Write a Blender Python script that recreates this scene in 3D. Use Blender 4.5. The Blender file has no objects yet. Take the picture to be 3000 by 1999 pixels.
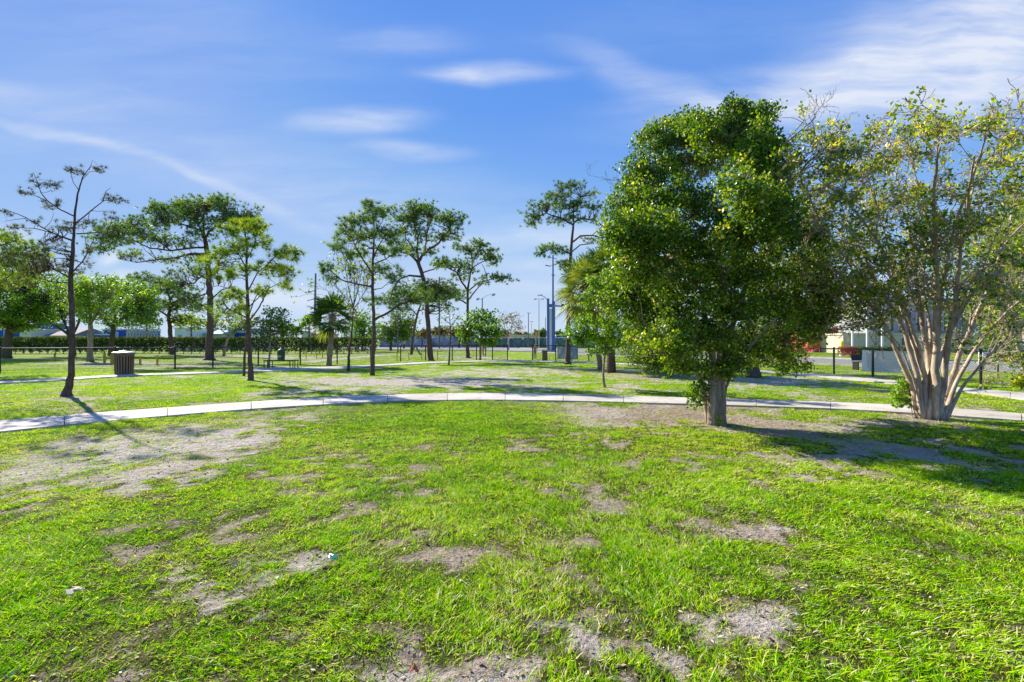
import bpy, math, random
import numpy as np
from mathutils import Vector

# ------------------------------------------------------------------ camera, sky, sun, exposure
S = bpy.context.scene
COL = S.collection
F = 1333.0            # focal length in photo pixels (photo is 3000 x 1999)
HORIZON = 1000.0
EYE = 1.5             # eye height in metres
cam = bpy.data.cameras.new('camera'); cam.lens = 16.0; cam.sensor_width = 36.0
cam.clip_end = 5000; cam.clip_start = 0.05
co = bpy.data.objects.new('camera', cam); COL.objects.link(co)
co.location = (0, 0, EYE); co.rotation_euler = (math.radians(90), 0, 0)
S.camera = co
S.view_settings.view_transform = 'Standard'; S.view_settings.look = 'None'
S.view_settings.exposure = 1.0; S.view_settings.gamma = 1.0
S.cycles.max_bounces = 8; S.cycles.transparent_max_bounces = 12

SUN_EL = math.radians(33.0)
SUN_AZ = math.radians(-48.0)      # clockwise from +Y; negative is to the left
sd = Vector((math.sin(SUN_AZ) * math.cos(SUN_EL), math.cos(SUN_AZ) * math.cos(SUN_EL), math.sin(SUN_EL)))
sl = bpy.data.lights.new('sun', 'SUN'); sl.energy = 5.0; sl.angle = math.radians(0.53); sl.color = (1.0, 0.93, 0.80)
so = bpy.data.objects.new('sun', sl); COL.objects.link(so)
so.rotation_euler = sd.to_track_quat('Z', 'Y').to_euler(); so.location = (-30, 30, 40)

W = bpy.data.worlds.new('World'); S.world = W; W.use_nodes = True
def make_world():
    nt = W.node_tree; N = nt.nodes; L = nt.links; N.clear()
    out = N.new('ShaderNodeOutputWorld'); bg = N.new('ShaderNodeBackground')
    sky = N.new('ShaderNodeTexSky'); sky.sky_type = 'NISHITA'; sky.sun_disc = False
    sky.sun_elevation = SUN_EL; sky.sun_rotation = SUN_AZ
    sky.air_density = 1.0; sky.dust_density = 0.25; sky.ozone_density = 3.0; sky.altitude = 0
    bg.inputs['Strength'].default_value = 0.10
    hs = N.new('ShaderNodeHueSaturation'); hs.inputs['Saturation'].default_value = 1.0
    hs.inputs['Value'].default_value = 1.0
    tc = N.new('ShaderNodeTexCoord'); sx = N.new('ShaderNodeSeparateXYZ'); L.new(tc.outputs['Generated'], sx.inputs[0])
    lim = N.new('ShaderNodeVectorMath'); lim.operation = 'MINIMUM'; lim.inputs[1].default_value = (4.0, 4.3, 5.0)
    L.new(sky.outputs[0], lim.inputs[0])
    gr = N.new('ShaderNodeValToRGB'); e = gr.color_ramp.elements
    for k in range(3): e.new(.5)
    for k, (p, c) in enumerate([(0, (.60,.76,.95)), (.10, (.42,.64,.95)), (.24, (.24,.48,.94)), (.45, (.115,.33,.90)), (.75, (.08,.27,.86))]):
        e[k].position = p; e[k].color = (*c, 1)
    L.new(sx.outputs['Z'], gr.inputs[0])
    gs = N.new('ShaderNodeVectorMath'); gs.operation = 'SCALE'; gs.inputs['Scale'].default_value = 4.75; L.new(gr.outputs[0], gs.inputs[0])
    bl = N.new('ShaderNodeMixRGB'); bl.inputs[0].default_value = .86; L.new(lim.outputs[0], bl.inputs[1]); L.new(gs.outputs[0], bl.inputs[2])
    L.new(bl.outputs[0], hs.inputs['Color'])
    def M(op, a, b=None):
        n = N.new('ShaderNodeMath'); n.operation = op
        for i, v in enumerate((a, b)):
            if v is None: continue
            if isinstance(v, (int, float)): n.inputs[i].default_value = v
            else: L.new(v, n.inputs[i])
        return n.outputs[0]
    y = M('MAXIMUM', sx.outputs['Y'], 0.03)
    u = M('DIVIDE', sx.outputs['X'], y); v = M('DIVIDE', sx.outputs['Z'], y)
    cb = N.new('ShaderNodeCombineXYZ'); L.new(u, cb.inputs[0]); L.new(v, cb.inputs[1])
    wn = N.new('ShaderNodeTexNoise'); wn.inputs['Scale'].default_value = 3.0; wn.inputs['Detail'].default_value = 5
    L.new(cb.outputs[0], wn.inputs['Vector'])
    ws = N.new('ShaderNodeVectorMath'); ws.operation = 'SUBTRACT'; ws.inputs[1].default_value = (.5, .5, .5)
    L.new(wn.outputs['Color'], ws.inputs[0])
    wm = N.new('ShaderNodeVectorMath'); wm.operation = 'MULTIPLY'; wm.inputs[1].default_value = (.22, .07, 0)
    L.new(ws.outputs[0], wm.inputs[0])
    wa = N.new('ShaderNodeVectorMath'); wa.operation = 'ADD'; L.new(cb.outputs[0], wa.inputs[0]); L.new(wm.outputs[0], wa.inputs[1])
    # cirrus banks: direction (as photo offset), radii, tilt, opacity
    cl = [(1430, 212, 210, 34, 0, .62), (1040, 360, 210, 46, 3, .50), (1200, 447, 190, 34, -3, .36), (1190, 122, 200, 44, -2, .20),
          (90, 290, 300, 50, -12, .20), (330, 290, 240, 34, -4, .16), (140, 380, 300, 18, -18, .22), (450, 475, 340, 18, -20, .20), (760, 590, 300, 24, -23, .16),
          (600, 480, 900, 170, -12, .16), (1300, 620, 800, 120, -8, .14), (2760, 170, 460, 220, 14, .50), (2480, 245, 700, 110, 9, .40), (2200, 60, 900, 130, 4, .08),
          (1990, 285, 260, 60, -16, .34), (2250, 300, 480, 50, 2, .26), (2950, 60, 400, 180, 0, .28), (2990, 290, 260, 90, 10, .36),
          (1760, 180, 160, 50, -20, .18), (1560, 700, 420, 40, 4, .34), (1620, 770, 260, 26, 0, .24), (300, 740, 46, 28, 0, .62),
          (365, 800, 70, 26, 0, .45), (850, 872, 170, 40, 0, .5), (30, 690, 90, 40, 0, .5), (1500, 900, 2600, 190, 0, .16), (500, 120, 700, 200, -8, .14),
          (1480, 830, 400, 50, 0, .2), (2500, 420, 500, 90, 15, .16)]
    acc = None
    for (cx, cy, rx, ry, rot, st) in cl:
        mp = N.new('ShaderNodeMapping'); mp.vector_type = 'TEXTURE'
        mp.inputs['Location'].default_value = ((cx - 1500) / F, (HORIZON - cy) / F, 0)
        mp.inputs['Rotation'].default_value = (0, 0, math.radians(rot))
        mp.inputs['Scale'].default_value = (rx / F, ry / F, 1)
        L.new(wa.outputs[0], mp.inputs['Vector'])
        ln = N.new('ShaderNodeVectorMath'); ln.operation = 'LENGTH'; L.new(mp.outputs[0], ln.inputs[0])
        mr = N.new('ShaderNodeMapRange'); mr.interpolation_type = 'SMOOTHERSTEP'
        mr.inputs['From Min'].default_value = 1.5; mr.inputs['From Max'].default_value = 0.0
        mr.inputs['To Min'].default_value = 0; mr.inputs['To Max'].default_value = st
        L.new(ln.outputs['Value'], mr.inputs['Value'])
        acc = mr.outputs[0] if acc is None else M('ADD', acc, mr.outputs[0])
    st = N.new('ShaderNodeMapping'); st.inputs['Scale'].default_value = (1.2, 7.0, 1); st.inputs['Rotation'].default_value = (0, 0, math.radians(10))
    L.new(wa.outputs[0], st.inputs['Vector'])
    n2 = N.new('ShaderNodeTexNoise'); n2.inputs['Scale'].default_value = 2.2; n2.inputs['Detail'].default_value = 6; n2.inputs['Roughness'].default_value = .55
    L.new(st.outputs[0], n2.inputs['Vector'])
    mr = N.new('ShaderNodeMapRange'); mr.inputs['From Min'].default_value = .3; mr.inputs['From Max'].default_value = .7
    mr.inputs['To Min'].default_value = .35; mr.inputs['To Max'].default_value = 1.35
    L.new(n2.outputs['Fac'], mr.inputs['Value'])
    st2 = N.new('ShaderNodeMapping'); st2.inputs['Scale'].default_value = (2.4, 14.0, 1); st2.inputs['Rotation'].default_value = (0, 0, math.radians(7))
    L.new(wa.outputs[0], st2.inputs['Vector'])
    n3 = N.new('ShaderNodeTexNoise'); n3.inputs['Scale'].default_value = 3.0; n3.inputs['Detail'].default_value = 8; n3.inputs['Roughness'].default_value = .65; n3.inputs['Distortion'].default_value = .35
    L.new(st2.outputs[0], n3.inputs['Vector'])
    mr3 = N.new('ShaderNodeMapRange'); mr3.inputs['From Min'].default_value = .3; mr3.inputs['From Max'].default_value = .7
    mr3.inputs['To Min'].default_value = .84; mr3.inputs['To Max'].default_value = 1.16
    L.new(n3.outputs['Fac'], mr3.inputs['Value'])
    f = M('MULTIPLY', M('MULTIPLY', acc, mr.outputs[0]), mr3.outputs[0])
    cl_ = N.new('ShaderNodeClamp'); cl_.inputs['Max'].default_value = .85; L.new(f, cl_.inputs['Value'])
    mix = N.new('ShaderNodeMixRGB'); L.new(cl_.outputs[0], mix.inputs['Fac'])
    L.new(hs.outputs[0], mix.inputs[1]); mix.inputs[2].default_value = (4.3, 4.5, 4.9, 1)
    L.new(mix.outputs[0], bg.inputs['Color']); L.new(bg.outputs[0], out.inputs[0])
make_world()

# ------------------------------------------------------------------ helpers
def P(x, y, d):       # a photo direction at depth d -> world point
    return np.array([(x - 1500.0) * d / F, d, EYE + (HORIZON - y) * d / F])
def depth(y):         # depth of a ground point seen at photo height y
    return EYE * F / (y - HORIZON)
def G(x, y):
    d = depth(y); return np.array([(x - 1500.0) * d / F, d, 0.0])

class MB:
    """collects shapes, builds ONE mesh object"""
    def __init__(s): s.v = []; s.q = []; s.t = []; s.n = 0; s.var = []
    def add(s, v, q=None, t=None, var=0.5):
        v = np.asarray(v, dtype=np.float64).reshape(-1, 3)
        if q is not None and len(q): s.q.append(np.asarray(q, dtype=np.int64) + s.n)
        if t is not None and len(t): s.t.append(np.asarray(t, dtype=np.int64) + s.n)
        s.v.append(v)
        va = np.full(len(v), var) if np.isscalar(var) else np.asarray(var)
        s.var.append(va); s.n += len(v)
    def box(s, x0, x1, y0, y1, z0, z1, var=.5):
        v = [(x0,y0,z0),(x1,y0,z0),(x1,y1,z0),(x0,y1,z0),(x0,y0,z1),(x1,y0,z1),(x1,y1,z1),(x0,y1,z1)]
        s.add(v, [(0,3,2,1),(4,5,6,7),(0,1,5,4),(1,2,6,5),(2,3,7,6),(3,0,4,7)], var=var)
    def obox(s, c, ax, ay, az, var=.5):   # centre and half-axis vectors
        c, ax, ay, az = map(np.array, (c, ax, ay, az))
        v = [c + i*ax + j*ay + k*az for k in (-1,1) for (i,j) in ((-1,-1),(1,-1),(1,1),(-1,1))]
        s.add(v, [(0,3,2,1),(4,5,6,7),(0,1,5,4),(1,2,6,5),(2,3,7,6),(3,0,4,7)], var=var)
    def tube(s, pts, rad, n=6, var=.5, caps=True, bump=0.0, rng=None):
        pts = np.asarray(pts, dtype=float); m = len(pts)
        rad = np.full(m, rad) if np.isscalar(rad) else np.asarray(rad, dtype=float)
        tg = np.gradient(pts, axis=0); tg /= (np.linalg.norm(tg, axis=1)[:, None] + 1e-9)
        ref = np.array([0.0, 1.0, 0.0]) if abs(tg[0][1]) < .9 else np.array([1.0, 0, 0])
        A = np.cross(tg, ref); A /= (np.linalg.norm(A, axis=1)[:, None] + 1e-9); B = np.cross(tg, A)
        th = np.arange(n) * 2 * math.pi / n
        R = rad[:, None] * np.ones((m, n))
        if bump and rng is not None: R = R * (1 + bump * rng.standard_normal((1, n)) + bump * .6 * rng.standard_normal((m, n)))
        V = pts[:, None, :] + R[:, :, None] * (np.cos(th)[None, :, None] * A[:, None, :] + np.sin(th)[None, :, None] * B[:, None, :])
        i = np.arange(m - 1)[:, None] * n; j = np.arange(n)[None, :]; j2 = (j + 1) % n
        q = np.stack([i + j, i + j2, i + n + j2, i + n + j], -1).reshape(-1, 4)
        V = V.reshape(-1, 3); t = []
        if caps:
            V = np.vstack([V, pts[:1], pts[-1:]]); k = m * n
            t = [(k, (a + 1) % n, a) for a in range(n)] + [(k + 1, (m - 1) * n + a, (m - 1) * n + (a + 1) % n) for a in range(n)]
        s.add(V, q, t, var)
    def lathe(s, c, prof, n=20, var=.5):
        c = np.array(c, dtype=float)
        s.tube([c + (0, 0, z) for r, z in prof], [r for r, z in prof], n, var) if False else s._lathe(c, prof, n, var)
    def _lathe(s, c, prof, n, var):
        th = np.arange(n) * 2 * math.pi / n
        V = np.array([[c[0] + r*math.cos(a), c[1] + r*math.sin(a), c[2] + z] for r, z in prof for a in th])
        m = len(prof); i = np.arange(m-1)[:, None]*n; j = np.arange(n)[None, :]; j2 = (j+1) % n
        q = np.stack([i+j, i+j2, i+n+j2, i+n+j], -1).reshape(-1, 4)
        s.add(V, q, var=var)
    def build(s, name, mat, parent=None, smooth=False, loc=None, attr=True):
        v = np.vstack(s.v) if s.v else np.zeros((0, 3))
        if parent is not None: v = v - np.array(parent.get('_loc', (0, 0, 0)))
        elif loc is not None: v = v - np.array(loc)
        me = bpy.data.meshes.new(name)
        q = np.vstack(s.q) if s.q else np.zeros((0, 4), int); t = np.vstack(s.t) if s.t else np.zeros((0, 3), int)
        me.vertices.add(len(v)); me.vertices.foreach_set('co', v.astype(np.float32).ravel())
        lv = np.concatenate([q.ravel(), t.ravel()]).astype(np.int32)
        me.loops.add(len(lv)); me.loops.foreach_set('vertex_index', lv)
        me.polygons.add(len(q) + len(t))
        me.polygons.foreach_set('loop_start', np.concatenate([np.arange(len(q))*4, len(q)*4 + np.arange(len(t))*3]).astype(np.int32))
        me.polygons.foreach_set('use_smooth', np.full(len(q) + len(t), smooth))
        if attr:
            a = me.attributes.new('var', 'FLOAT', 'POINT'); a.data.foreach_set('value', np.concatenate(s.var).astype(np.float32))
        me.update(calc_edges=True); me.materials.append(mat)
        o = bpy.data.objects.new(name, me); COL.objects.link(o)
        if parent is not None: o.parent = parent
        elif loc is not None: o.location = loc
        return o

def thing(name, label, cat, loc, group=None):
    o = bpy.data.objects.new(name, None); COL.objects.link(o); o.location = tuple(float(a) for a in loc)
    o.empty_display_size = .2; o['_loc'] = [float(a) for a in loc]
    o['label'] = label; o['category'] = cat
    if group: o['group'] = group
    return o
def tag(o, label, cat, group=None):
    o['label'] = label; o['category'] = cat
    if group: o['group'] = group
    return o
def struct(o): o['kind'] = 'structure'; return o

# ---- materials
def newmat(name):
    m = bpy.data.materials.new(name); m.use_nodes = True; nt = m.node_tree; nt.nodes.clear()
    out = nt.nodes.new('ShaderNodeOutputMaterial'); return m, nt, out
def ramp(nt, stops, src=None, interp='LINEAR'):
    r = nt.nodes.new('ShaderNodeValToRGB'); e = r.color_ramp.elements; r.color_ramp.interpolation = interp
    while len(e) < len(stops): e.new(.5)
    for k, (p, c) in enumerate(stops): e[k].position = p; e[k].color = (*c, 1)
    if src is not None: nt.links.new(src, r.inputs[0])
    return r.outputs[0]
def noise(nt, scale, detail=4, rough=.6, vec=None, dist=0):
    n = nt.nodes.new('ShaderNodeTexNoise'); n.inputs['Scale'].default_value = scale; n.inputs['Detail'].default_value = detail
    n.inputs['Roughness'].default_value = rough; n.inputs['Distortion'].default_value = dist
    if vec is not None: nt.links.new(vec, n.inputs['Vector'])
    return n
def objco(nt, scale=(1, 1, 1), rot=(0, 0, 0)):
    g = nt.nodes.new('ShaderNodeNewGeometry'); mp = nt.nodes.new('ShaderNodeMapping'); mp.inputs['Scale'].default_value = scale
    mp.inputs['Rotation'].default_value = rot
    nt.links.new(g.outputs['Position'], mp.inputs[0]); return mp.outputs[0]
def attrv(nt, name='var'):
    a = nt.nodes.new('ShaderNodeAttribute'); a.attribute_name = name; return a.outputs['Fac']
def leafmat(name, stops, trans=.35, tcol=(1.5, 1.4, .5), rough=.5, spec=.35):
    m, nt, out = newmat(name); L = nt.links
    c = ramp(nt, stops, attrv(nt))
    b = nt.nodes.new('ShaderNodeBsdfPrincipled'); b.inputs['Roughness'].default_value = rough
    b.inputs['Specular IOR Level'].default_value = spec; L.new(c, b.inputs['Base Color'])
    t = nt.nodes.new('ShaderNodeBsdfTranslucent')
    mu = nt.nodes.new('ShaderNodeMixRGB'); mu.blend_type = 'MULTIPLY'; mu.inputs['Fac'].default_value = 1
    mu.inputs[2].default_value = (*tcol, 1); L.new(c, mu.inputs[1]); L.new(mu.outputs[0], t.inputs['Color'])
    mx = nt.nodes.new('ShaderNodeMixShader'); mx.inputs[0].default_value = trans
    L.new(b.outputs[0], mx.inputs[1]); L.new(t.outputs[0], mx.inputs[2]); L.new(mx.outputs[0], out.inputs[0])
    return m
def barkmat(name, c0, c1, scale=(14, 14, 3), bump=.6, ns=1.0):
    m, nt, out = newmat(name); L = nt.links; v = objco(nt, scale)
    n = noise(nt, 1.6*ns, 6, .65, v, .6); c = ramp(nt, [(.30, c0), (.55, tuple((a+b)/2 for a, b in zip(c0, c1))), (.72, c1)], n.outputs['Fac'])
    b = nt.nodes.new('ShaderNodeBsdfPrincipled'); b.inputs['Roughness'].default_value = .9; b.inputs['Specular IOR Level'].default_value = .15
    L.new(c, b.inputs['Base Color'])
    bp = nt.nodes.new('ShaderNodeBump'); bp.inputs['Strength'].default_value = bump; bp.inputs['Distance'].default_value = .03
    L.new(n.outputs['Fac'], bp.inputs['Height']); L.new(bp.outputs[0], b.inputs['Normal']); L.new(b.outputs[0], out.inputs[0]); return m
def plain(name, c, rough=.7, metal=0, spec=.4, var=.12, scale=3.0, bump=0):
    m, nt, out = newmat(name); L = nt.links
    n = noise(nt, scale, 5, .6, objco(nt)); lo = tuple(a*(1-var) for a in c); hi = tuple(min(1, a*(1+var)) for a in c)
    cc = ramp(nt, [(.3, lo), (.7, hi)], n.outputs['Fac'])
    b = nt.nodes.new('ShaderNodeBsdfPrincipled'); b.inputs['Roughness'].default_value = rough; b.inputs['Metallic'].default_value = metal
    b.inputs['Specular IOR Level'].default_value = spec; L.new(cc, b.inputs['Base Color'])
    if bump:
        bp = nt.nodes.new('ShaderNodeBump'); bp.inputs['Strength'].default_value = bump; bp.inputs['Distance'].default_value = .02
        L.new(n.outputs['Fac'], bp.inputs['Height']); L.new(bp.outputs[0], b.inputs['Normal'])
    L.new(b.outputs[0], out.inputs[0]); return m

# ---- numpy value noise
def vnoise(x, y, seed=0):
    xi = np.floor(x).astype(np.int64); yi = np.floor(y).astype(np.int64); fx = x - xi; fy = y - yi
    fx = fx*fx*(3-2*fx); fy = fy*fy*(3-2*fy)
    def h(a, b):
        n = (a * 374761393 + b * 668265263 + seed * 1442695041) & 0x7fffffff
        n = ((n ^ (n >> 13)) * 1274126177) & 0x7fffffff
        n = (n ^ (n >> 16)); return (n & 0xffff) / 65535.0
    return (h(xi, yi)*(1-fx) + h(xi+1, yi)*fx)*(1-fy) + (h(xi, yi+1)*(1-fx) + h(xi+1, yi+1)*fx)*fy
def fbm(x, y, seed=0, o=4):
    s = 0; a = .5; f = 1
    for k in range(o): s = s + a*vnoise(x*f + 17.3*k, y*f - 9.1*k, seed+k); a *= .5; f *= 2.03
    return s / (1 - .5**o)

# ------------------------------------------------------------------ paths (outer and inner edges, as seen in the photo)
NPX = [-700, -300, 0, 200, 380, 456, 656, 851, 1062, 1230, 1389, 1500, 1706, 1860, 2130, 2400, 2640, 2770, 3000, 3300, 3900]
NPF = [1318, 1266, 1237, 1220, 1206, 1201, 1186, 1173, 1162.5, 1157, 1154.5, 1154, 1158.5, 1164, 1172, 1180, 1190, 1198, 1216, 1243, 1318]
NPN = [1374, 1305, 1269, 1249, 1231, 1226, 1208, 1194, 1183, 1176.5, 1174.5, 1175, 1178.5, 1183, 1190, 1199, 1211.5, 1220.5, 1237, 1264, 1345]
FPX = [-900, -400, 0, 200, 345, 480, 700, 760, 800, 900, 1010, 1126, 1260, 1400, 1500, 1600, 1665, 1755, 1850, 2000, 2200, 2390, 2530, 2640, 2775, 3000, 3500, 4200]
FPF = [1160, 1135, 1118.5, 1109, 1099.5, 1095, 1089, 1081, 1077.5, 1077.5, 1075, 1069, 1061.5, 1058, 1057, 1057.5, 1060, 1062.5, 1066.5, 1074, 1086, 1097, 1109, 1120, 1135, 1154, 1215, 1330]
FPN = [1169, 1143, 1125.5, 1115.5, 1105, 1100, 1093, 1090, 1089.5, 1086.5, 1082, 1073.5, 1066, 1061, 1060.3, 1061, 1063, 1066, 1070.5, 1079, 1092, 1104, 1117.5, 1128, 1143.5, 1172, 1245, 1390]
def inpath(X, Y, m=0.0):
    Y = np.maximum(Y, .3); u = 1500 + F*X/Y; v = HORIZON + EYE*F/Y
    a = (v > np.interp(u, NPX, NPF) + m) & (v < np.interp(u, NPX, NPN) - m)
    b = (v > np.interp(u, FPX, FPF) + m) & (v < np.interp(u, FPX, FPN) - m)
    return a | b

# ------------------------------------------------------------------ bare patches: centre, radii, tilt, strength
BARE = [(330,1330,310,50,-6,.86),(120,1390,220,36,-8,.84),(560,1285,240,40,-4,.82),(430,1400,190,26,-5,.9),(820,1235,260,26,-4,.7),(1010,1225,160,22,0,.5),
        (560,1355,200,24,-4,.6),(780,1330,120,14,0,.5),(90,1435,120,20,0,.7),(330,1560,60,14,-10,.5),(560,1500,110,22,-20,.5),
        (800,1640,110,34,-20,.75),(560,1700,90,44,-35,.9),(700,1710,80,26,-10,.8),(660,1770,110,44,-25,.95),(880,1840,100,24,-15,.75),(600,1850,60,14,0,.4),
        (1480,1740,120,16,0,.4),(1340,1470,40,12,0,.7),(1090,1370,60,10,0,.6),(1210,1560,50,14,0,.4),
        (2130,1815,75,36,-10,.95),(1960,1895,120,40,15,.95),(1610,1835,110,30,12,.9),(1770,1640,100,20,10,.4),(2260,1810,70,22,0,.75),(2080,1920,90,40,20,.9),
        (1200,1975,220,34,0,.8),(1750,1960,120,26,0,.5),(2210,1522,36,12,0,.9),(2390,1580,40,9,0,.7),(2380,1345,170,14,3,.65),(2290,1370,60,9,0,.7),(2050,1330,110,12,0,.5),
        (2900,1420,110,14,6,.7),(2990,1560,60,16,0,.5),(2960,1900,80,20,0,.5),(1440,1930,80,22,0,.6),(2620,1900,90,18,0,.4),(2960,1430,60,14,0,.6),
        (1900,1222,420,32,2,1.0),(1780,1205,260,18,0,.9),(2150,1235,330,34,4,1.0),(2330,1270,260,26,5,.85),(1650,1250,150,20,0,.6),(2520,1300,240,22,5,.9),(2700,1330,190,12,3,.85),
        (2720,1232,200,15,2,.95),(2560,1262,200,12,4,.6),(2900,1250,180,10,4,.5),
        (1230,1122,420,17,1,1.0),(1420,1132,260,9,1,.9),(1000,1150,260,8,-1,.75),(800,1160,220,7,0,.55),(1430,1095,210,8,0,.8),(1700,1086,260,7,1,.85),(1960,1106,220,7,1,.9),
        (1850,1140,150,6,0,.6),(2250,1120,220,12,1,.9),(2260,1152,250,8,1,.55),(2520,1170,260,8,3,.5),(560,1158,230,7,-2,.45),(250,1182,320,8,-3,.55),(60,1188,160,8,-3,.5),(420,1125,180,4,0,.3),
        (2880,1198,180,8,4,.5),(2500,1103,170,4,3,.7),(2760,1133,200,3,4,.6),
        (300,1066.5,210,4.5,0,1.0),(560,1072,260,4,0,1.0),(60,1052,260,3,0,.8),(420,1062,80,3,0,.6),(680,1044,120,3,0,.9),(800,1047,90,2.5,0,.8),(870,1054,70,3,0,.8),
        (615,1056,70,4,0,.7),(500,1041,60,2,0,.6),(2923,1109,90,5,0,.8),(1410,1049,110,2.4,0,.8),(1290,1046,90,1.4,0,.6)]
TRACKS = [[(860,1050),(940,1046),(1010,1041),(1120,1040),(1250,1041),(1370,1045),(1440,1049)], [(900,1061),(1000,1051),(1080,1045),(1125,1040)], [(840,1037),(1000,1032),(1110,1033)]]
MULCH = [(2000,1225,420,45,.9),(2250,1265,350,50,.8),(2700,1250,330,45,.7),(2923,1109,90,8,1),(615,1058,80,5,.8),(1900,1100,400,20,.5),(1780,1090,150,9,.7),(1650,1900,1200,200,.25),(900,1600,700,200,.2)]
def cover(X, Y):
    """fraction of grass cover and soil brownness at world points"""
    Yc = np.maximum(Y, .7); u = 1500 + F*X/Yc; v = HORIZON + EYE*F/Yc
    n1 = fbm(X*.55, Y*.55, 3); n2 = fbm(X*2.2, Y*2.2, 11); n2b = fbm(X*2.6, Y*2.6, 19); n3 = fbm(X*8, Y*8, 23, 3)
    sc = np.clip((v - HORIZON) / 300.0, .02, 1.4)
    uw = u + (n2 - .5)*260*sc + (n3-.5)*150*sc; vw = v + (n1 - .5)*70*sc + (n2b - .5)*80*sc + (n3 - .5)*80*sc
    n5 = fbm(X*1.1, Y*1.1, 71, 4); c = np.clip(.72 + (n2 - .5)*1.5 + (n3 - .5)*1.3 + (n5 - .5)*.9, 0, 1)
    bare = np.zeros_like(u)
    for (cx, cy, rx, ry, rot, st) in BARE:
        a = math.radians(-rot); dx = uw - cx; dy = vw - cy
        p = (dx*math.cos(a) - dy*math.sin(a)) / rx; q = (dx*math.sin(a) + dy*math.cos(a)) / ry
        fg = .92 if cy > 1450 else 1.0
        bare = np.maximum(bare, st*fg*np.clip(1.25 - np.sqrt(p*p + q*q)*.80, 0, 1))
    for tr in TRACKS:
        w = np.array([G(*p)[:2] for p in tr]); dmin = np.full(u.shape, 1e9)
        for k in range(len(w)-1):
            a, b = w[k], w[k+1]; ab = b - a; t = np.clip(((X-a[0])*ab[0] + (Y-a[1])*ab[1])/(ab@ab), 0, 1)
            dmin = np.minimum(dmin, np.hypot(X-a[0]-t*ab[0], Y-a[1]-t*ab[1]))
        bare = np.maximum(bare, np.clip(1.6 - dmin/.7, 0, 1)*.95)
    lush = np.clip(1.3 - np.hypot((u-1300)/420, (v-1230)/75), 0, 1)
    lush = np.maximum(lush, np.clip(1.2 - np.hypot((u-60)/420, (v-1800)/260), 0, 1))
    bare = bare * (1 - .55*lush)
    n4 = fbm(X*4.5, Y*4.5, 57, 3); c = c*(1 - np.clip(bare*1.15, 0, 1)*np.clip(.28 + n3*.55 + n4*.75, 0, .9)) ; c = np.maximum(c, lush*.95*(bare < .5))
    br = np.zeros_like(u)
    for (cx, cy, rx, ry, st) in MULCH: br = np.maximum(br, st*np.clip(1.3 - np.hypot((uw-cx)/rx, (vw-cy)/ry), 0, 1))
    br = np.clip(np.maximum(br, (.85 - 1.15*bare)*np.clip((17-Yc)/6, 0, 1)) + (n2-.5)*.6 + .5*np.clip(c-.35, 0, 1), 0, 1)  # last term browns soil under dense cover, partly painting the shade among blades
    return np.clip(c, 0, 1), br, lush
def gheight(X, Y):
    f = np.clip((28 - Y)/10, 0, 1)
    return ((fbm(X*1.7, Y*1.7, 41, 3) - .5)*.05 + (fbm(X*7, Y*7, 43, 3) - .5)*.028)*f

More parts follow.
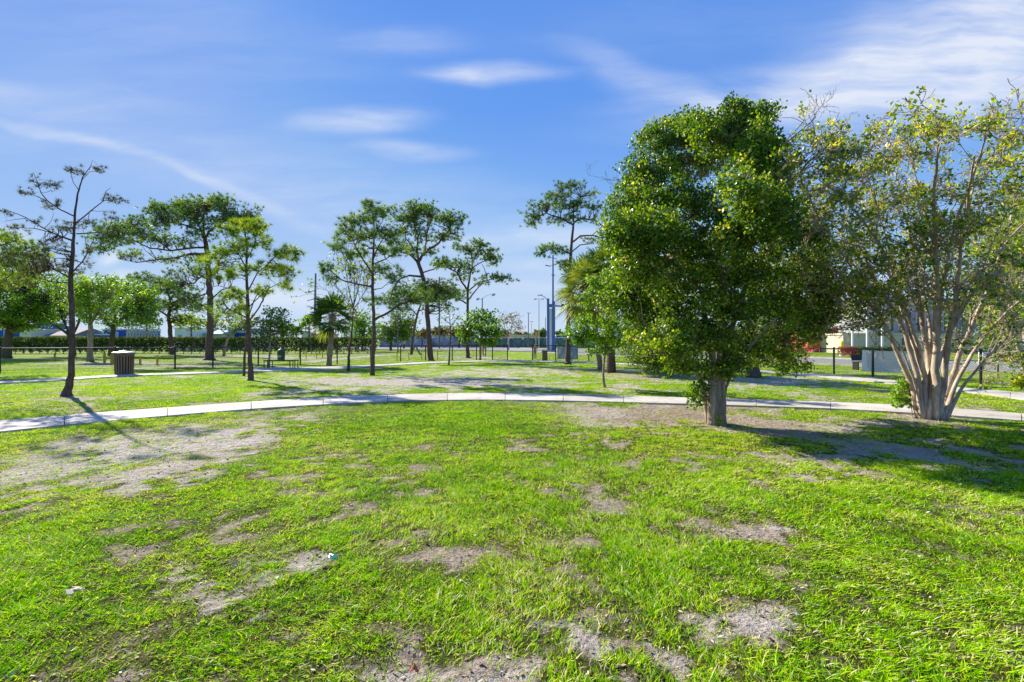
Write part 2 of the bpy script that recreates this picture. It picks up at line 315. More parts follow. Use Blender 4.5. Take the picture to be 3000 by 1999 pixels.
# ------------------------------------------------------------------ ground
def ground_material():
    m, nt, out = newmat('ground'); L = nt.links; N = nt.nodes; v = objco(nt)
    cv = attrv(nt, 'cover'); br = attrv(nt, 'brown')
    fine = noise(nt, 26, 5, .75, v); mid = noise(nt, 3.2, 4, .6, v); big = noise(nt, .35, 3, .5, v); grain = noise(nt, 110, 3, .7, v)
    # soil
    sand = ramp(nt, [(.25, (.24,.20,.15)), (.5, (.52,.455,.39)), (.75, (.80,.73,.65))], fine.outputs['Fac'])
    mul = ramp(nt, [(.25, (.10,.07,.045)), (.5, (.32,.24,.17)), (.75, (.60,.50,.38))], fine.outputs['Fac'])
    soil = N.new('ShaderNodeMixRGB'); L.new(br, soil.inputs[0]); L.new(sand, soil.inputs[1]); L.new(mul, soil.inputs[2])
    g1 = ramp(nt, [(.28, (.06,.13,.002)), (.5, (.19,.34,.003)), (.72, (.34,.48,.006))], fine.outputs['Fac'])
    g2 = ramp(nt, [(.3, (.13,.24,.003)), (.7, (.36,.44,.01))], grain.outputs['Fac'])
    gm = N.new('ShaderNodeMixRGB'); L.new(mid.outputs['Fac'], gm.inputs[0]); L.new(g1, gm.inputs[1]); L.new(g2, gm.inputs[2])
    # threshold the cover by fine noise
    ad = N.new('ShaderNodeMath'); ad.operation = 'ADD'; L.new(cv, ad.inputs[0])
    sb = N.new('ShaderNodeMath'); sb.operation = 'MULTIPLY_ADD'; L.new(fine.outputs['Fac'], sb.inputs[0]); sb.inputs[1].default_value = 1.5; sb.inputs[2].default_value = -.70
    L.new(sb.outputs[0], ad.inputs[1])
    mr = N.new('ShaderNodeMapRange'); mr.inputs['From Min'].default_value = .32; mr.inputs['From Max'].default_value = .55; L.new(ad.outputs[0], mr.inputs['Value'])
    th = N.new('ShaderNodeMixRGB'); L.new(attrv(nt, 'thatch_shade'), th.inputs[0]); L.new(gm.outputs[0], th.inputs[1])
    tcol = ramp(nt, [(.3, (.035,.035,.008)), (.7, (.12,.12,.03))], fine.outputs['Fac']); L.new(tcol, th.inputs[2]); gm = th  # dark thatch colour near the camera, with shade between blades painted in
    mx = N.new('ShaderNodeMixRGB'); L.new(mr.outputs[0], mx.inputs[0]); L.new(soil.outputs[0], mx.inputs[1]); L.new(gm.outputs[0], mx.inputs[2])
    b = N.new('ShaderNodeBsdfPrincipled'); b.inputs['Roughness'].default_value = .95; b.inputs['Specular IOR Level'].default_value = .1
    L.new(mx.outputs[0], b.inputs['Base Color'])
    h = N.new('ShaderNodeMath'); h.operation = 'ADD'; L.new(fine.outputs['Fac'], h.inputs[0])
    h2 = N.new('ShaderNodeMath'); h2.operation = 'MULTIPLY'; h2.inputs[1].default_value = .35; L.new(grain.outputs['Fac'], h2.inputs[0]); L.new(h2.outputs[0], h.inputs[1])
    lump = noise(nt, 9, 4, .6, v, .4); h3 = N.new('ShaderNodeMath'); h3.operation = 'MULTIPLY_ADD'; L.new(lump.outputs['Fac'], h3.inputs[0]); h3.inputs[1].default_value = 2.6; L.new(h.outputs[0], h3.inputs[2]); h = h3
    bp = N.new('ShaderNodeBump'); bp.inputs['Strength'].default_value = 1.0; bp.inputs['Distance'].default_value = .045
    L.new(h.outputs[0], bp.inputs['Height']); L.new(bp.outputs[0], b.inputs['Normal']); L.new(b.outputs[0], out.inputs[0])
    return m
def axis(fine, lo, hi, step, outer, growth=1.16):
    a = list(np.arange(lo, hi + 1e-6, step)); s = step; x = hi
    while x < outer: s *= growth; x += s; a.append(x)
    s = step; x = lo
    while x > -outer: s *= growth; x -= s; a.insert(0, x)
    return np.array(a)
def build_ground():
    xs = axis(0, -13, 13, .09, 2500); ys = list(np.arange(1.2, 14, .07)); s = .07
    while ys[-1] < 70: s = min(s*1.02, .6); ys.append(ys[-1] + s)
    while ys[-1] < 3000: s *= 1.2; ys.append(ys[-1] + s)
    y = 1.2; s = .1
    while y > -200: s *= 1.25; y -= s; ys.insert(0, y)
    ys = np.array(ys); X, Y = np.meshgrid(xs, ys); x = X.ravel(); y = Y.ravel()
    c, br, lush = cover(x, y); z = gheight(x, y)
    z = np.where(inpath(x, y, -3), -.012, z)
    nx, ny = len(xs), len(ys); i = np.arange(ny-1)[:, None]*nx; j = np.arange(nx-1)[None, :]
    q = np.stack([i+j, i+j+1, i+nx+j+1, i+nx+j], -1).reshape(-1, 4)
    b = MB(); b.add(np.stack([x, y, z], 1), q, var=0.5)
    o = b.build('ground', ground_material(), smooth=True, attr=False); me = o.data
    for nm, d in (('cover', c), ('brown', br), ('thatch_shade', np.clip((15 - y)/7, 0, 1))):
        a = me.attributes.new(nm, 'FLOAT', 'POINT'); a.data.foreach_set('value', d.astype(np.float32))
    struct(o)
build_ground()

def concrete_mat():
    m, nt, out = newmat('concrete'); L = nt.links; v = objco(nt)
    n = noise(nt, 1.1, 5, .6, v); g = noise(nt, 45, 4, .7, v)
    c1 = ramp(nt, [(.25, (.40,.35,.29)), (.42, (.56,.51,.45)), (.7, (.66,.61,.55))], n.outputs['Fac']); c2 = ramp(nt, [(.3, (.80,.80,.80)), (.6, (1,1,1))], g.outputs['Fac'])
    mu = nt.nodes.new('ShaderNodeMixRGB'); mu.blend_type = 'MULTIPLY'; mu.inputs[0].default_value = 1; L.new(c1, mu.inputs[1]); L.new(c2, mu.inputs[2])
    sv = ramp(nt, [(0, (.84,.83,.81)), (1, (1,1,1))], attrv(nt)); st_ = noise(nt, 3.5, 6, .75, v, 1.0); sc_ = ramp(nt, [(.36, (.72,.68,.62)), (.47, (1,1,1))], st_.outputs['Fac'])
    for extra_ in (sv, sc_):
        m2 = nt.nodes.new('ShaderNodeMixRGB'); m2.blend_type = 'MULTIPLY'; m2.inputs[0].default_value = 1; L.new(mu.outputs[0], m2.inputs[1]); L.new(extra_, m2.inputs[2]); mu = m2
    b = nt.nodes.new('ShaderNodeBsdfPrincipled'); b.inputs['Roughness'].default_value = .85; b.inputs['Specular IOR Level'].default_value = .2
    L.new(mu.outputs[0], b.inputs['Base Color'])
    bp = nt.nodes.new('ShaderNodeBump'); bp.inputs['Strength'].default_value = .25; bp.inputs['Distance'].default_value = .01
    L.new(g.outputs['Fac'], bp.inputs['Height']); L.new(bp.outputs[0], b.inputs['Normal']); L.new(b.outputs[0], out.inputs[0]); return m
CONC = concrete_mat()
def resample(A, B, step):
    A = np.array(A); B = np.array(B); mid = (A + B)/2; s = np.concatenate([[0], np.cumsum(np.linalg.norm(np.diff(mid, axis=0), axis=1))])
    n = int(s[-1]/step); t = np.linspace(0, s[-1], n*6 + 1)
    def sm(Z):
        r = np.stack([np.interp(t, s, Z[:, k]) for k in range(2)], 1); k = np.array([1, 2, 3, 4, 5, 4, 3, 2, 1.]); k /= k.sum()
        rp = np.vstack([np.repeat(r[:1], 4, 0), r, np.repeat(r[-1:], 4, 0)])
        return np.stack([np.convolve(rp[:, c], k, 'valid') for c in range(2)], 1)
    return sm(A), sm(B), n
def build_path(name, X, Fy, Ny, step=1.5):
    A = [G(x, y)[:2] for x, y in zip(X, Fy)]; B = [G(x, y)[:2] for x, y in zip(X, Ny)]
    a, b, n = resample(A, B, step); mb = MB(); g = .006; top = .03
    for k in range(n):
        i0, i1 = k*6, k*6 + 6; ea = a[i0:i1+1].copy(); eb = b[i0:i1+1].copy()
        for e in (ea, eb):
            d0 = (e[1]-e[0]); e[0] = e[0] + d0/np.linalg.norm(d0)*g; d1 = e[-2]-e[-1]; e[-1] = e[-1] + d1/np.linalg.norm(d1)*g
        m = len(ea); V = []
        for e, z in ((ea, top), (eb, top), (ea, -.06), (eb, -.06)): V.append(np.column_stack([e, np.full(m, z)]))
        V = np.vstack(V); q = []
        for j in range(m-1):
            q += [(j, m+j, m+j+1, j+1), (2*m+j, j, j+1, 2*m+j+1), (m+j, 3*m+j, 3*m+j+1, m+j+1)]
        q += [(2*m, 3*m, m, 0), (m-1, 2*m-1, 4*m-1, 3*m-1)]
        mb.add(V, q, var=(k*37 % 11)/10)
    return struct(mb.build(name, CONC))
build_path('path', NPX, NPF, NPN)
build_path('path', FPX, FPF, FPN)

# ------------------------------------------------------------------ road, kerbs
ASPH = plain('asphalt', (.26, .25, .25), .9, var=.15, scale=2.0)
def strip(A, B, z0, z1, mat, name):
    mb = MB(); a = np.array([G(*p)[:2] for p in A]); b = np.array([G(*p)[:2] for p in B]); m = len(a)
    V = np.vstack([np.column_stack([a, np.full(m, z1)]), np.column_stack([b, np.full(m, z1)])])
    q = [(j, m+j, m+j+1, j+1) for j in range(m-1)]; mb.add(V, q); return struct(mb.build(name, mat))
ROADN = [(1000,1025),(1120,1026),(1400,1028.5),(1560,1032),(1700,1040),(1860,1047),(2100,1056),(2500,1074),(2760,1087),(3000,1097),(3400,1118)]
ROADF = [(1000,1013),(1120,1014),(1400,1018),(1500,1020),(1700,1026),(1900,1031),(2200,1042),(2500,1055),(2760,1058.5),(3000,1062),(3400,1068)]
strip(ROADN, ROADF, 0, .012, ASPH, 'road')
def kerb(line, w, name):
    mb = MB(); a = np.array([G(*p)[:2] for p in line])
    for k in range(len(a)-1):
        d = a[k+1]-a[k]; ln = np.linalg.norm(d); d = d/ln; nn = np.array([-d[1], d[0]])*w; c = (a[k]+a[k+1])/2
        mb.obox((c[0], c[1], .05), (*(d*ln/2), 0), (*(nn/2), 0), (0, 0, .07))
    return struct(mb.build(name, CONC))
kerb(ROADN, .3, 'kerb'); kerb(ROADF, .3, 'kerb')

# ------------------------------------------------------------------ grass blades (one mass nobody could count)
def build_grass():
    rng = np.random.default_rng(5)
    GR = leafmat('grass_blades', [(0, (.035,.13,.0)), (.35, (.15,.39,.0)), (.6, (.34,.60,.0)), (.82, (.60,.70,.005)), (.9, (.70,.62,.24)), (1, (.86,.78,.52))],
                 .36, (1.3, 1.4, .1), .65, .05)
    bands = [(1.3, 3.5, 15000, .9), (3.5, 6, 10500, 1.0), (6, 9.5, 5200, 1.25), (9.5, 15, 1900, 1.7), (15, 23, 420, 2.7), (23, 36, 95, 4.0)]
    allv = []; q = []; t = []; var = []; n0 = 0
    for (d0, d1, dens, ws) in bands:
        hw = 1.22*d1 + .6; area = 2*hw*(d1-d0); per = 6; nt_ = int(area*dens/per)
        X = rng.uniform(-hw, hw, nt_); Y = rng.uniform(d0, d1, nt_)
        k = np.abs(X) < 1.22*Y + .8; X = X[k]; Y = Y[k]
        c, br, lush = cover(X, Y)
        pk = rng.random(len(X)) < np.clip((c - .08)*1.25, .05, 1); pk &= ~inpath(X, Y, -1.2)
        X = X[pk]; Y = Y[pk]; c = c[pk]; lush = lush[pk]
        n = len(X)
        tall = (.55 + .8*fbm(X*1.3, Y*1.3, 77, 3))*(.75 + .5*c)
        lean = np.column_stack([fbm(X*.9, Y*.9, 5, 2) - .5, fbm(X*.9, Y*.9, 8, 2) - .5])*1.1
        tv = fbm(X*3, Y*3, 31, 3)*.42 + .14*rng.standard_normal(n) + .24 + (.10*(1-lush)) + .12*(1-c)
        hue = (vnoise(X*.35, Y*.35, 91) - .5)*.22 + (vnoise(X*1.6, Y*1.6, 97) - .5)*.20; tv = tv + hue*(1-lush)
        # blades
        R = per; bx = np.repeat(X, R) + rng.normal(0, .022*ws**.5, n*R); by = np.repeat(Y, R) + rng.normal(0, .022*ws**.5, n*R)
        ok = ~inpath(bx, by, -.4)
        h = np.repeat(tall, R)*rng.gamma(5, .2, n*R)*.0195*(1 + .12*(ws-1)); ang = rng.uniform(0, 2*math.pi, n*R)
        w = rng.uniform(.0016, .0036, n*R)*ws; spread = rng.uniform(.2, 1.0, n*R)
        dx = np.cos(ang)*spread + np.repeat(lean[:, 0], R); dy = np.sin(ang)*spread + np.repeat(lean[:, 1], R)
        v_ = np.repeat(tv, R) + rng.normal(0, .13, n*R); dead = rng.random(n*R) < .10; v_[dead] = rng.uniform(.86, 1, dead.sum())
        dx[dead] *= 1.2; dy[dead] *= 1.2
        z0 = gheight(bx, by) - .004
        B0 = np.column_stack([bx, by, z0]); D = np.column_stack([dx*h, dy*h, h*.55]); D2 = np.column_stack([dx*h*2.1, dy*h*2.1, h*.9])
        fa = rng.uniform(0, math.pi, n*R); sdv = np.column_stack([np.cos(fa), np.sin(fa), np.zeros(n*R)])
        vs = np.stack([B0 - sdv*w[:, None], B0 + sdv*w[:, None], B0 + D + sdv*w[:, None]*.9, B0 + D - sdv*w[:, None]*.9, B0 + D2], 1)[ok]
        m = len(vs); allv.append(vs.reshape(-1, 3)); base = n0 + np.arange(m)*5
        q.append(np.stack([base, base+1, base+2, base+3], 1)); t.append(np.stack([base+3, base+2, base+4], 1)); n0 += m*5
        var.append(np.repeat(np.clip(v_[ok], 0, 1), 5))
    b = MB(); b.v = allv; b.q = q; b.t = t; b.var = var; b.n = n0
    o = b.build('grass', GR); o['kind'] = 'stuff'; tag(o, 'short sunlit lime green grass growing in patches over sandy soil', 'grass')
    print('blades', n0//5)
build_grass()
def build_litter():
    rng = np.random.default_rng(9)
    M = leafmat('dry_litter', [(0, (.06,.035,.02)), (.5, (.24,.16,.10)), (.8, (.45,.36,.26)), (1, (.72,.66,.56))], .1, (1,1,1), .8, .1)
    n = 26000; Y = 1.6 + 16*rng.random(n)**1.4; X = rng.uniform(-1.25, 1.25, n)*Y
    c, br, l = cover(X, Y); k = (rng.random(n) < np.clip(.85 - c*.8, .05, 1)) & ~inpath(X, Y, .3); X = X[k]; Y = Y[k]; n = len(X)
    a = rng.uniform(0, 6.28, n); ln = rng.uniform(.004, .015, n)*(1 + Y*.06); w = ln*rng.uniform(.2, .8, n)
    d = np.column_stack([np.cos(a), np.sin(a), rng.normal(0, .35, n)]); s = np.column_stack([-np.sin(a), np.cos(a), rng.normal(0, .35, n)])
    c0 = np.column_stack([X, Y, gheight(X, Y) + .008])
    V = np.stack([c0 - d*ln[:, None], c0 - s*w[:, None], c0 + d*ln[:, None], c0 + s*w[:, None]], 1).reshape(-1, 3)
    b = MB(); b.add(V, np.arange(n*4).reshape(-1, 4), var=np.repeat(rng.random(n), 4))
    o = b.build('leaf_litter', M); o['kind'] = 'stuff'; tag(o, 'dry leaf bits and twigs strewn over the bare sandy soil', 'leaf litter')
build_litter()
#PART2
# ------------------------------------------------------------------ plant materials
BARK_PINE = barkmat('pine_bark', (.055,.035,.03), (.22,.15,.125), (16,16,4), .9)
BARK_DARK = barkmat('dark_bark', (.06,.045,.04), (.20,.16,.13), (12,12,3), .7)
BARK_PALE = barkmat('smooth_pale_bark', (.27,.19,.13), (.70,.59,.46), (7,7,1.6), .35)
BARK_GREY = barkmat('grey_bark', (.16,.12,.09), (.46,.37,.27), (9,9,2.0), .7)
NEEDLE = leafmat('pine_needles', [(0,(.03,.08,.02)),(.4,(.10,.21,.04)),(.7,(.24,.37,.06)),(1,(.58,.62,.16))], .3, (1.4,1.35,.5), .5, .3)
NEEDLE_Y = leafmat('young_pine_needles', [(0,(.05,.11,.02)),(.4,(.15,.27,.025)),(.7,(.33,.45,.03)),(1,(.68,.68,.08))], .35, (1.4,1.35,.5), .5, .3)
OAK = leafmat('oak_leaves', [(0,(.03,.10,.01)),(.45,(.11,.25,.012)),(.8,(.26,.44,.014)),(1,(.46,.56,.03))], .42, (1.5,1.4,.4), .45, .35)
HOLLY = leafmat('glossy_leaves', [(0,(.020,.070,.006)),(.35,(.07,.175,.010)),(.65,(.17,.31,.014)),(.90,(.36,.47,.03)),(1,(.74,.70,.26))], .42, (1.7,1.45,.3), .36, .45)
MYRT = leafmat('spring_leaves', [(0,(.03,.12,.006)),(.4,(.11,.25,.008)),(.66,(.38,.46,.010)),(1,(.85,.76,.02))], .45, (1.4,1.3,.4), .4, .4)
FRESH = leafmat('fresh_leaves', [(0,(.05,.14,.012)),(.5,(.14,.29,.014)),(1,(.34,.50,.04))], .45, (1.4,1.35,.4), .4, .4)
HEDGE = leafmat('hedge_leaves', [(0,(.02,.045,.01)),(.5,(.055,.10,.014)),(.85,(.13,.20,.02)),(1,(.30,.30,.08))], .2, (1.4,1.3,.5), .6, .15)
PALM = leafmat('palm_fronds', [(0,(.03,.085,.02)),(.45,(.14,.24,.03)),(.75,(.36,.42,.06)),(.9,(.42,.36,.10)),(1,(.50,.33,.07))], .2, (1.3,1.3,.5), .6, .2)
FARLEAF = leafmat('distant_foliage', [(0,(.04,.09,.02)),(.5,(.10,.18,.025)),(1,(.24,.29,.04))], .3, (1.3,1.3,.6), .6, .2)
BROWNLEAF = leafmat('olive_foliage', [(0,(.10,.09,.03)),(.5,(.20,.18,.05)),(1,(.34,.30,.10))], .3, (1.2,1.1,.6), .6, .2)
DRY = leafmat('dry_needles', [(0,(.04,.045,.025)),(.5,(.11,.13,.04)),(1,(.28,.29,.07))], .25, (1.2,1.2,.6), .6, .2)

def unit(v): return v / (np.linalg.norm(v, axis=-1, keepdims=True) + 1e-9)
def leaves(mb, C, size, rng, var, aspect=.42, flat=0.0, up=np.array([0, 0, .55])):
    """rhombic leaves, one per centre"""
    n = len(C); d = unit(rng.standard_normal((n, 3)) + (0 if up is None else up)); s = unit(np.cross(d, rng.standard_normal((n, 3)) + np.array([0, 0, flat])))
    nn = np.cross(d, s); L = (size*rng.uniform(.65, 1.3, n))[:, None]; w = L*aspect
    V = np.stack([C, C + d*L*.5 - s*w + nn*L*.10, C + d*L, C + d*L*.5 + s*w + nn*L*.10], 1).reshape(-1, 3)
    mb.add(V, np.arange(4*n).reshape(-1, 4), var=np.repeat(np.clip(var, 0, 1), 4))
def needles(mb, C, A, L, w, k, rng, var, spread=.9):
    """k needles fanning from each tuft centre about its axis"""
    n = len(C); d = unit(np.repeat(A, k, 0) + rng.standard_normal((n*k, 3))*spread); c = np.repeat(C, k, 0)
    l = (L*rng.uniform(.6, 1.2, n*k))[:, None]; s = unit(np.cross(d, rng.standard_normal((n*k, 3))))*w
    V = np.stack([c - s, c + s, c + d*l - np.array([0, 0, 1])*l*.10], 1).reshape(-1, 3)
    mb.add(V, None, np.arange(3*n*k).reshape(-1, 3), var=np.repeat(np.clip(np.repeat(var, k) + rng.normal(0, .10, n*k), 0, 1), 3))

def curve(p, q, rng, m=5, wob=.08, sag=0.0):
    p = np.array(p, float); q = np.array(q, float); t = np.linspace(0, 1, m)[:, None]; L = np.linalg.norm(q-p)
    off = rng.standard_normal((m, 3))*wob*L; off[0] = 0; off[-1] = 0
    r = p + (q-p)*t + off; r[:, 2] += (np.sin(t[:, 0]*math.pi))*sag*L
    return r

def tree(name, label, cat, base, trunk, limbs, blobs, kind, bark, leafm, seed, d=None, group=None, size=None, sub=1.0, tuft=None,
         dr=.8, twig=True, nsides=8, wob=.07, vshift=0.0, fill=.9, extra=None, dead=0, flare=1.0):
    """trunk, limbs: lists of (x, y, half-width px); blobs: (x, y, rx, ry, count) in photo pixels, given real depth and thickness"""
    rng = np.random.default_rng(seed); D = depth(base[1]) if d is None else d
    loc = P(base[0], HORIZON + EYE*F/D, D); loc[2] = 0
    root = thing(name, label, cat, loc, group); tm = MB(); cm = MB(); K = D/F
    sk = []                                    # skeleton: (px, py, depth offset)
    def poly(pts, off0, slope):
        out = []; off = off0; last = None
        for (x, y, w) in pts:
            if last is not None: off += slope*math.hypot(x-last[0], y-last[1])*K
            out.append((x, y, w, off)); last = (x, y)
        return out
    def dense(pl, m=3):
        r = []
        for a, b in zip(pl[:-1], pl[1:]):
            for t in range(m): f = t/m; r.append(tuple(a[i]*(1-f)+b[i]*f for i in range(4)))
        r.append(pl[-1]); return r
    def addpoly(pl, ns, wig):
        w3 = np.array([P(x, y, D+o) for x, y, w, o in pl]); rr = np.array([max(w, .3)*K*.74 for x, y, w, o in pl])
        j = rng.standard_normal(w3.shape)*rr[:, None]*wig; j[0] = 0; w3 = w3 + j
        tm.tube(w3, rr, ns, bump=.07, rng=rng); sk.extend(pl)
    tp = poly(trunk, 0, rng.uniform(-.04, .04)); tp = dense(tp, 4)
    # root flare and base sunk in the ground
    x0, y0, w0, o0 = tp[0]; yg = HORIZON + EYE*F/D
    tp = [(x0, yg + .05/K, w0*1.12*flare, 0), (x0, yg - .02/K, w0*1.05*flare, 0), (x0 + (tp[2][0]-x0)*.3, yg - .12/K, w0*.95, 0)] + [p for p in tp[1:] if p[1] < yg - .16/K]
    addpoly(tp, nsides + 4, .10)
    for i, lm in enumerate(limbs):
        # start at the nearest trunk/limb skeleton point for depth
        x, y, w = lm[0]; o = min(sk, key=lambda s: (s[0]-x)**2 + (s[1]-y)**2)[3]
        sl = rng.uniform(-dr, dr); addpoly(dense(poly(lm, o, sl), 3), nsides, .25)
    SK = np.array([(x, y, o) for x, y, w, o in sk]); SW = np.array([w for x, y, w, o in sk])
    cent = []; vb = []
    for (bx, by, rx, ry, n) in blobs:
        dist = np.hypot(SK[:, 0]-bx, SK[:, 1]-by); bo = SK[dist.argmin(), 2] + rng.uniform(-.4, .4)*rx*K
        n = int(n*sub); u = unit(rng.standard_normal((n, 3)))*(rng.random(n)**(.45))[:, None]
        px = bx + u[:, 0]*rx*1.12 + rng.normal(0, .12, n)*rx; py = by + u[:, 2]*ry*1.12 + rng.normal(0, .14, n)*ry; off = bo + u[:, 1]*rx*K*.9
        cent.append(np.column_stack([px, py, off])); vb.append(np.full(n, rng.uniform(-.12, .12)))
    if cent:
        cent = np.vstack(cent); vb = np.concatenate(vb); n = len(cent)
        C = np.array([P(x, y, D+o) for x, y, o in cent])
        SKW = np.array([P(x, y, D+o) for x, y, o in SK])
        axis_ = np.zeros((n, 3))
        for i in range(n):
            dd = np.linalg.norm(SKW - C[i], axis=1) + np.maximum(0, SKW[:, 2]-C[i, 2])*.8; j = dd.argmin(); axis_[i] = C[i]-SKW[j]
            if twig and dd[j] > .1:
                r0 = min(SW[j]*K*.5, .012 + .02*dd[j]); cv = curve(SKW[j], C[i], rng, 5, wob, .06)
                tm.tube(cv, np.linspace(r0, max(.004, .18*K), 5), 3, caps=False)
        axis_ = unit(axis_)
        if kind == 'pine':
            k, Ln, wd, per, jit = tuft
            per_c = np.repeat(C, per, 0) + rng.standard_normal((n*per, 3))*jit*np.array([1, 1, .6])
            ax = np.repeat(axis_, per, 0)*.5 + np.array([0, 0, .75]); va = np.repeat(vb, per) + .45 + vshift + rng.normal(0, .16, n*per)
            needles(cm, per_c, ax, Ln, wd, k, rng, va)
        else:
            per, jit = tuft
            u = unit(rng.standard_normal((n*per, 3)))*(rng.random(n*per)**.4)[:, None]
            cc = np.repeat(C, per, 0) + u*jit*np.array([1, 1, .8])
            va = np.repeat(vb + rng.normal(0, .13, n), per) + .42 + vshift + rng.normal(0, .20, n*per)
            leaves(cm, cc, size, rng, va, flat=.8)
    if extra: extra(tm, cm, rng, D)
    tm.build('trunk', bark, root, smooth=True)
    if cm.n: cm.build('crown', leafm, root)
    return root

GP = 'pine trees standing in the park lawn'
# --- left near half-bare pine
NT = (26, .16, .0035, 3, .05)
tree('pine_tree', 'thin leaning pine with mostly bare twisted branches near the left end of the path', 'pine tree', (196,1162),
  [(196,1162,17),(206,1100,12),(213,1000,10),(210,900,9.5),(207,830,8.5),(213,740,7),(216,690,5),(220,620,4),(228,570,3),(242,520,2),(268,486,1)],
  [[(214,706,4),(170,690,3.4),(120,665,2.6),(80,640,2),(45,625,1.4),(8,612,.8)], [(150,682,2),(100,670,1.6),(60,668,1),(30,668,.7)], [(80,640,1.2),(40,645,.9),(12,650,.5)],
   [(217,634,3),(175,614,2.4),(140,590,2),(120,565,1.4),(108,530,1),(98,506,.6)], [(135,588,1.4),(105,575,1),(70,560,.6)],
   [(222,655,2.8),(265,620,2.2),(305,588,1.5),(340,590,1),(368,592,.6)], [(300,590,1.2),(312,560,.9),(325,552,.5)], [(224,686,2.6),(285,682,2),(350,690,1.4),(400,720,.8)],
   [(210,800,2.6),(240,770,2.2),(262,730,1.5),(275,700,.7)], [(205,815,3.2),(160,790,2.4),(110,800,2),(60,815,1.4),(0,822,.8)], [(206,830,2.6),(150,826,2),(100,812,1.4),(40,850,.7)],
   [(232,560,1.4),(215,535,1),(205,500,.7),(222,490,.4)], [(240,530,1.2),(262,505,.8),(290,500,.5)], [(262,500,.8),(272,470,.6),(292,490,.4)],
   [(130,670,1.2),(150,650,.8),(158,625,.5)], [(110,666,1),(112,640,.6),(120,632,.4)], [(262,622,1),(258,650,.8),(300,670,.5)], [(256,735,1.2),(250,700,.8),(245,680,.4)]],
  [(225,500,30,14,8),(290,500,22,14,6),(150,545,24,16,6),(100,530,18,18,5),(90,565,30,10,6),(165,600,36,14,9),(330,585,42,14,12),(255,655,40,18,8),(190,668,36,18,12),
   (60,675,44,14,10),(20,625,24,10,4),(110,650,24,10,5),(320,640,30,20,6),(260,740,22,34,9),(160,722,44,22,16),(100,745,60,30,22),(40,760,60,30,20),(130,790,70,28,26),(60,830,60,20,12),(195,770,26,30,12),(240,800,30,16,6)],
  'pine', BARK_PINE, DRY, 21, group=GP, sub=1.5, tuft=(20,.12,.0042,2,.04), dr=.7, vshift=-.02, flare=1.25)
# --- thin pine pair
tree('pine_tree', 'slim pine with tufted yellow green needles in front of the black bench', 'pine tree', (735,1115),
  [(735,1115,11),(733,1040,7.5),(728,960,6.5),(726,900,6),(724,840,5),(722,780,4),(724,720,3),(716,670,2)],
  [[(733,938,3.5),(700,920,3),(668,905,2.4),(650,880,1.5)], [(735,935,3),(760,900,2.5),(775,870,2),(790,840,1)], [(728,850,2.5),(755,800,2),(790,770,1.8),(815,745,1.2),(840,742,.7)],
   [(724,790,2),(700,745,1.6),(670,715,1),(655,690,.8)], [(724,760,2),(745,720,1.6),(752,690,1),(748,660,.8)], [(726,880,2.2),(690,850,1.8),(640,838,1.2),(600,845,.7)], [(724,730,1.5),(700,690,1),(690,660,.8)],
   [(730,900,2),(780,850,1.5),(820,830,1.2),(850,830,.7)]],
  [(700,660,30,16,12),(745,665,36,20,14),(665,680,30,18,10),(700,730,50,22,14),(760,710,34,20,8),(640,740,30,16,8),(610,760,30,18,7),(820,742,36,18,12),(860,750,18,18,6),(800,790,50,24,14),(840,800,30,20,8),
   (720,790,50,22,10),(645,810,36,22,10),(600,800,24,16,5),(700,860,44,24,12),(830,840,26,16,6),(660,880,34,18,7),(770,850,36,20,8),(700,905,40,18,8),(640,910,24,14,4)],
  'pine', BARK_PINE, NEEDLE_Y, 22, group=GP, sub=1.7, tuft=(34,.24,.0075,2,.07), vshift=.06)
tree('pine_tree', 'very thin bare stem leaning just behind the slim tufted pine', 'tree', (715,1102),
  [(715,1102,5.5),(717,1040,4.5),(722,980,3.5),(728,930,3),(745,880,2),(760,850,1)], [[(726,940,1.6),(712,900,1),(700,880,.6)]], [(760,850,24,14,5),(705,885,16,12,3)],
  'pine', BARK_DARK, NEEDLE_Y, 23, group=GP, tuft=(20,.22,.007,2,.09))
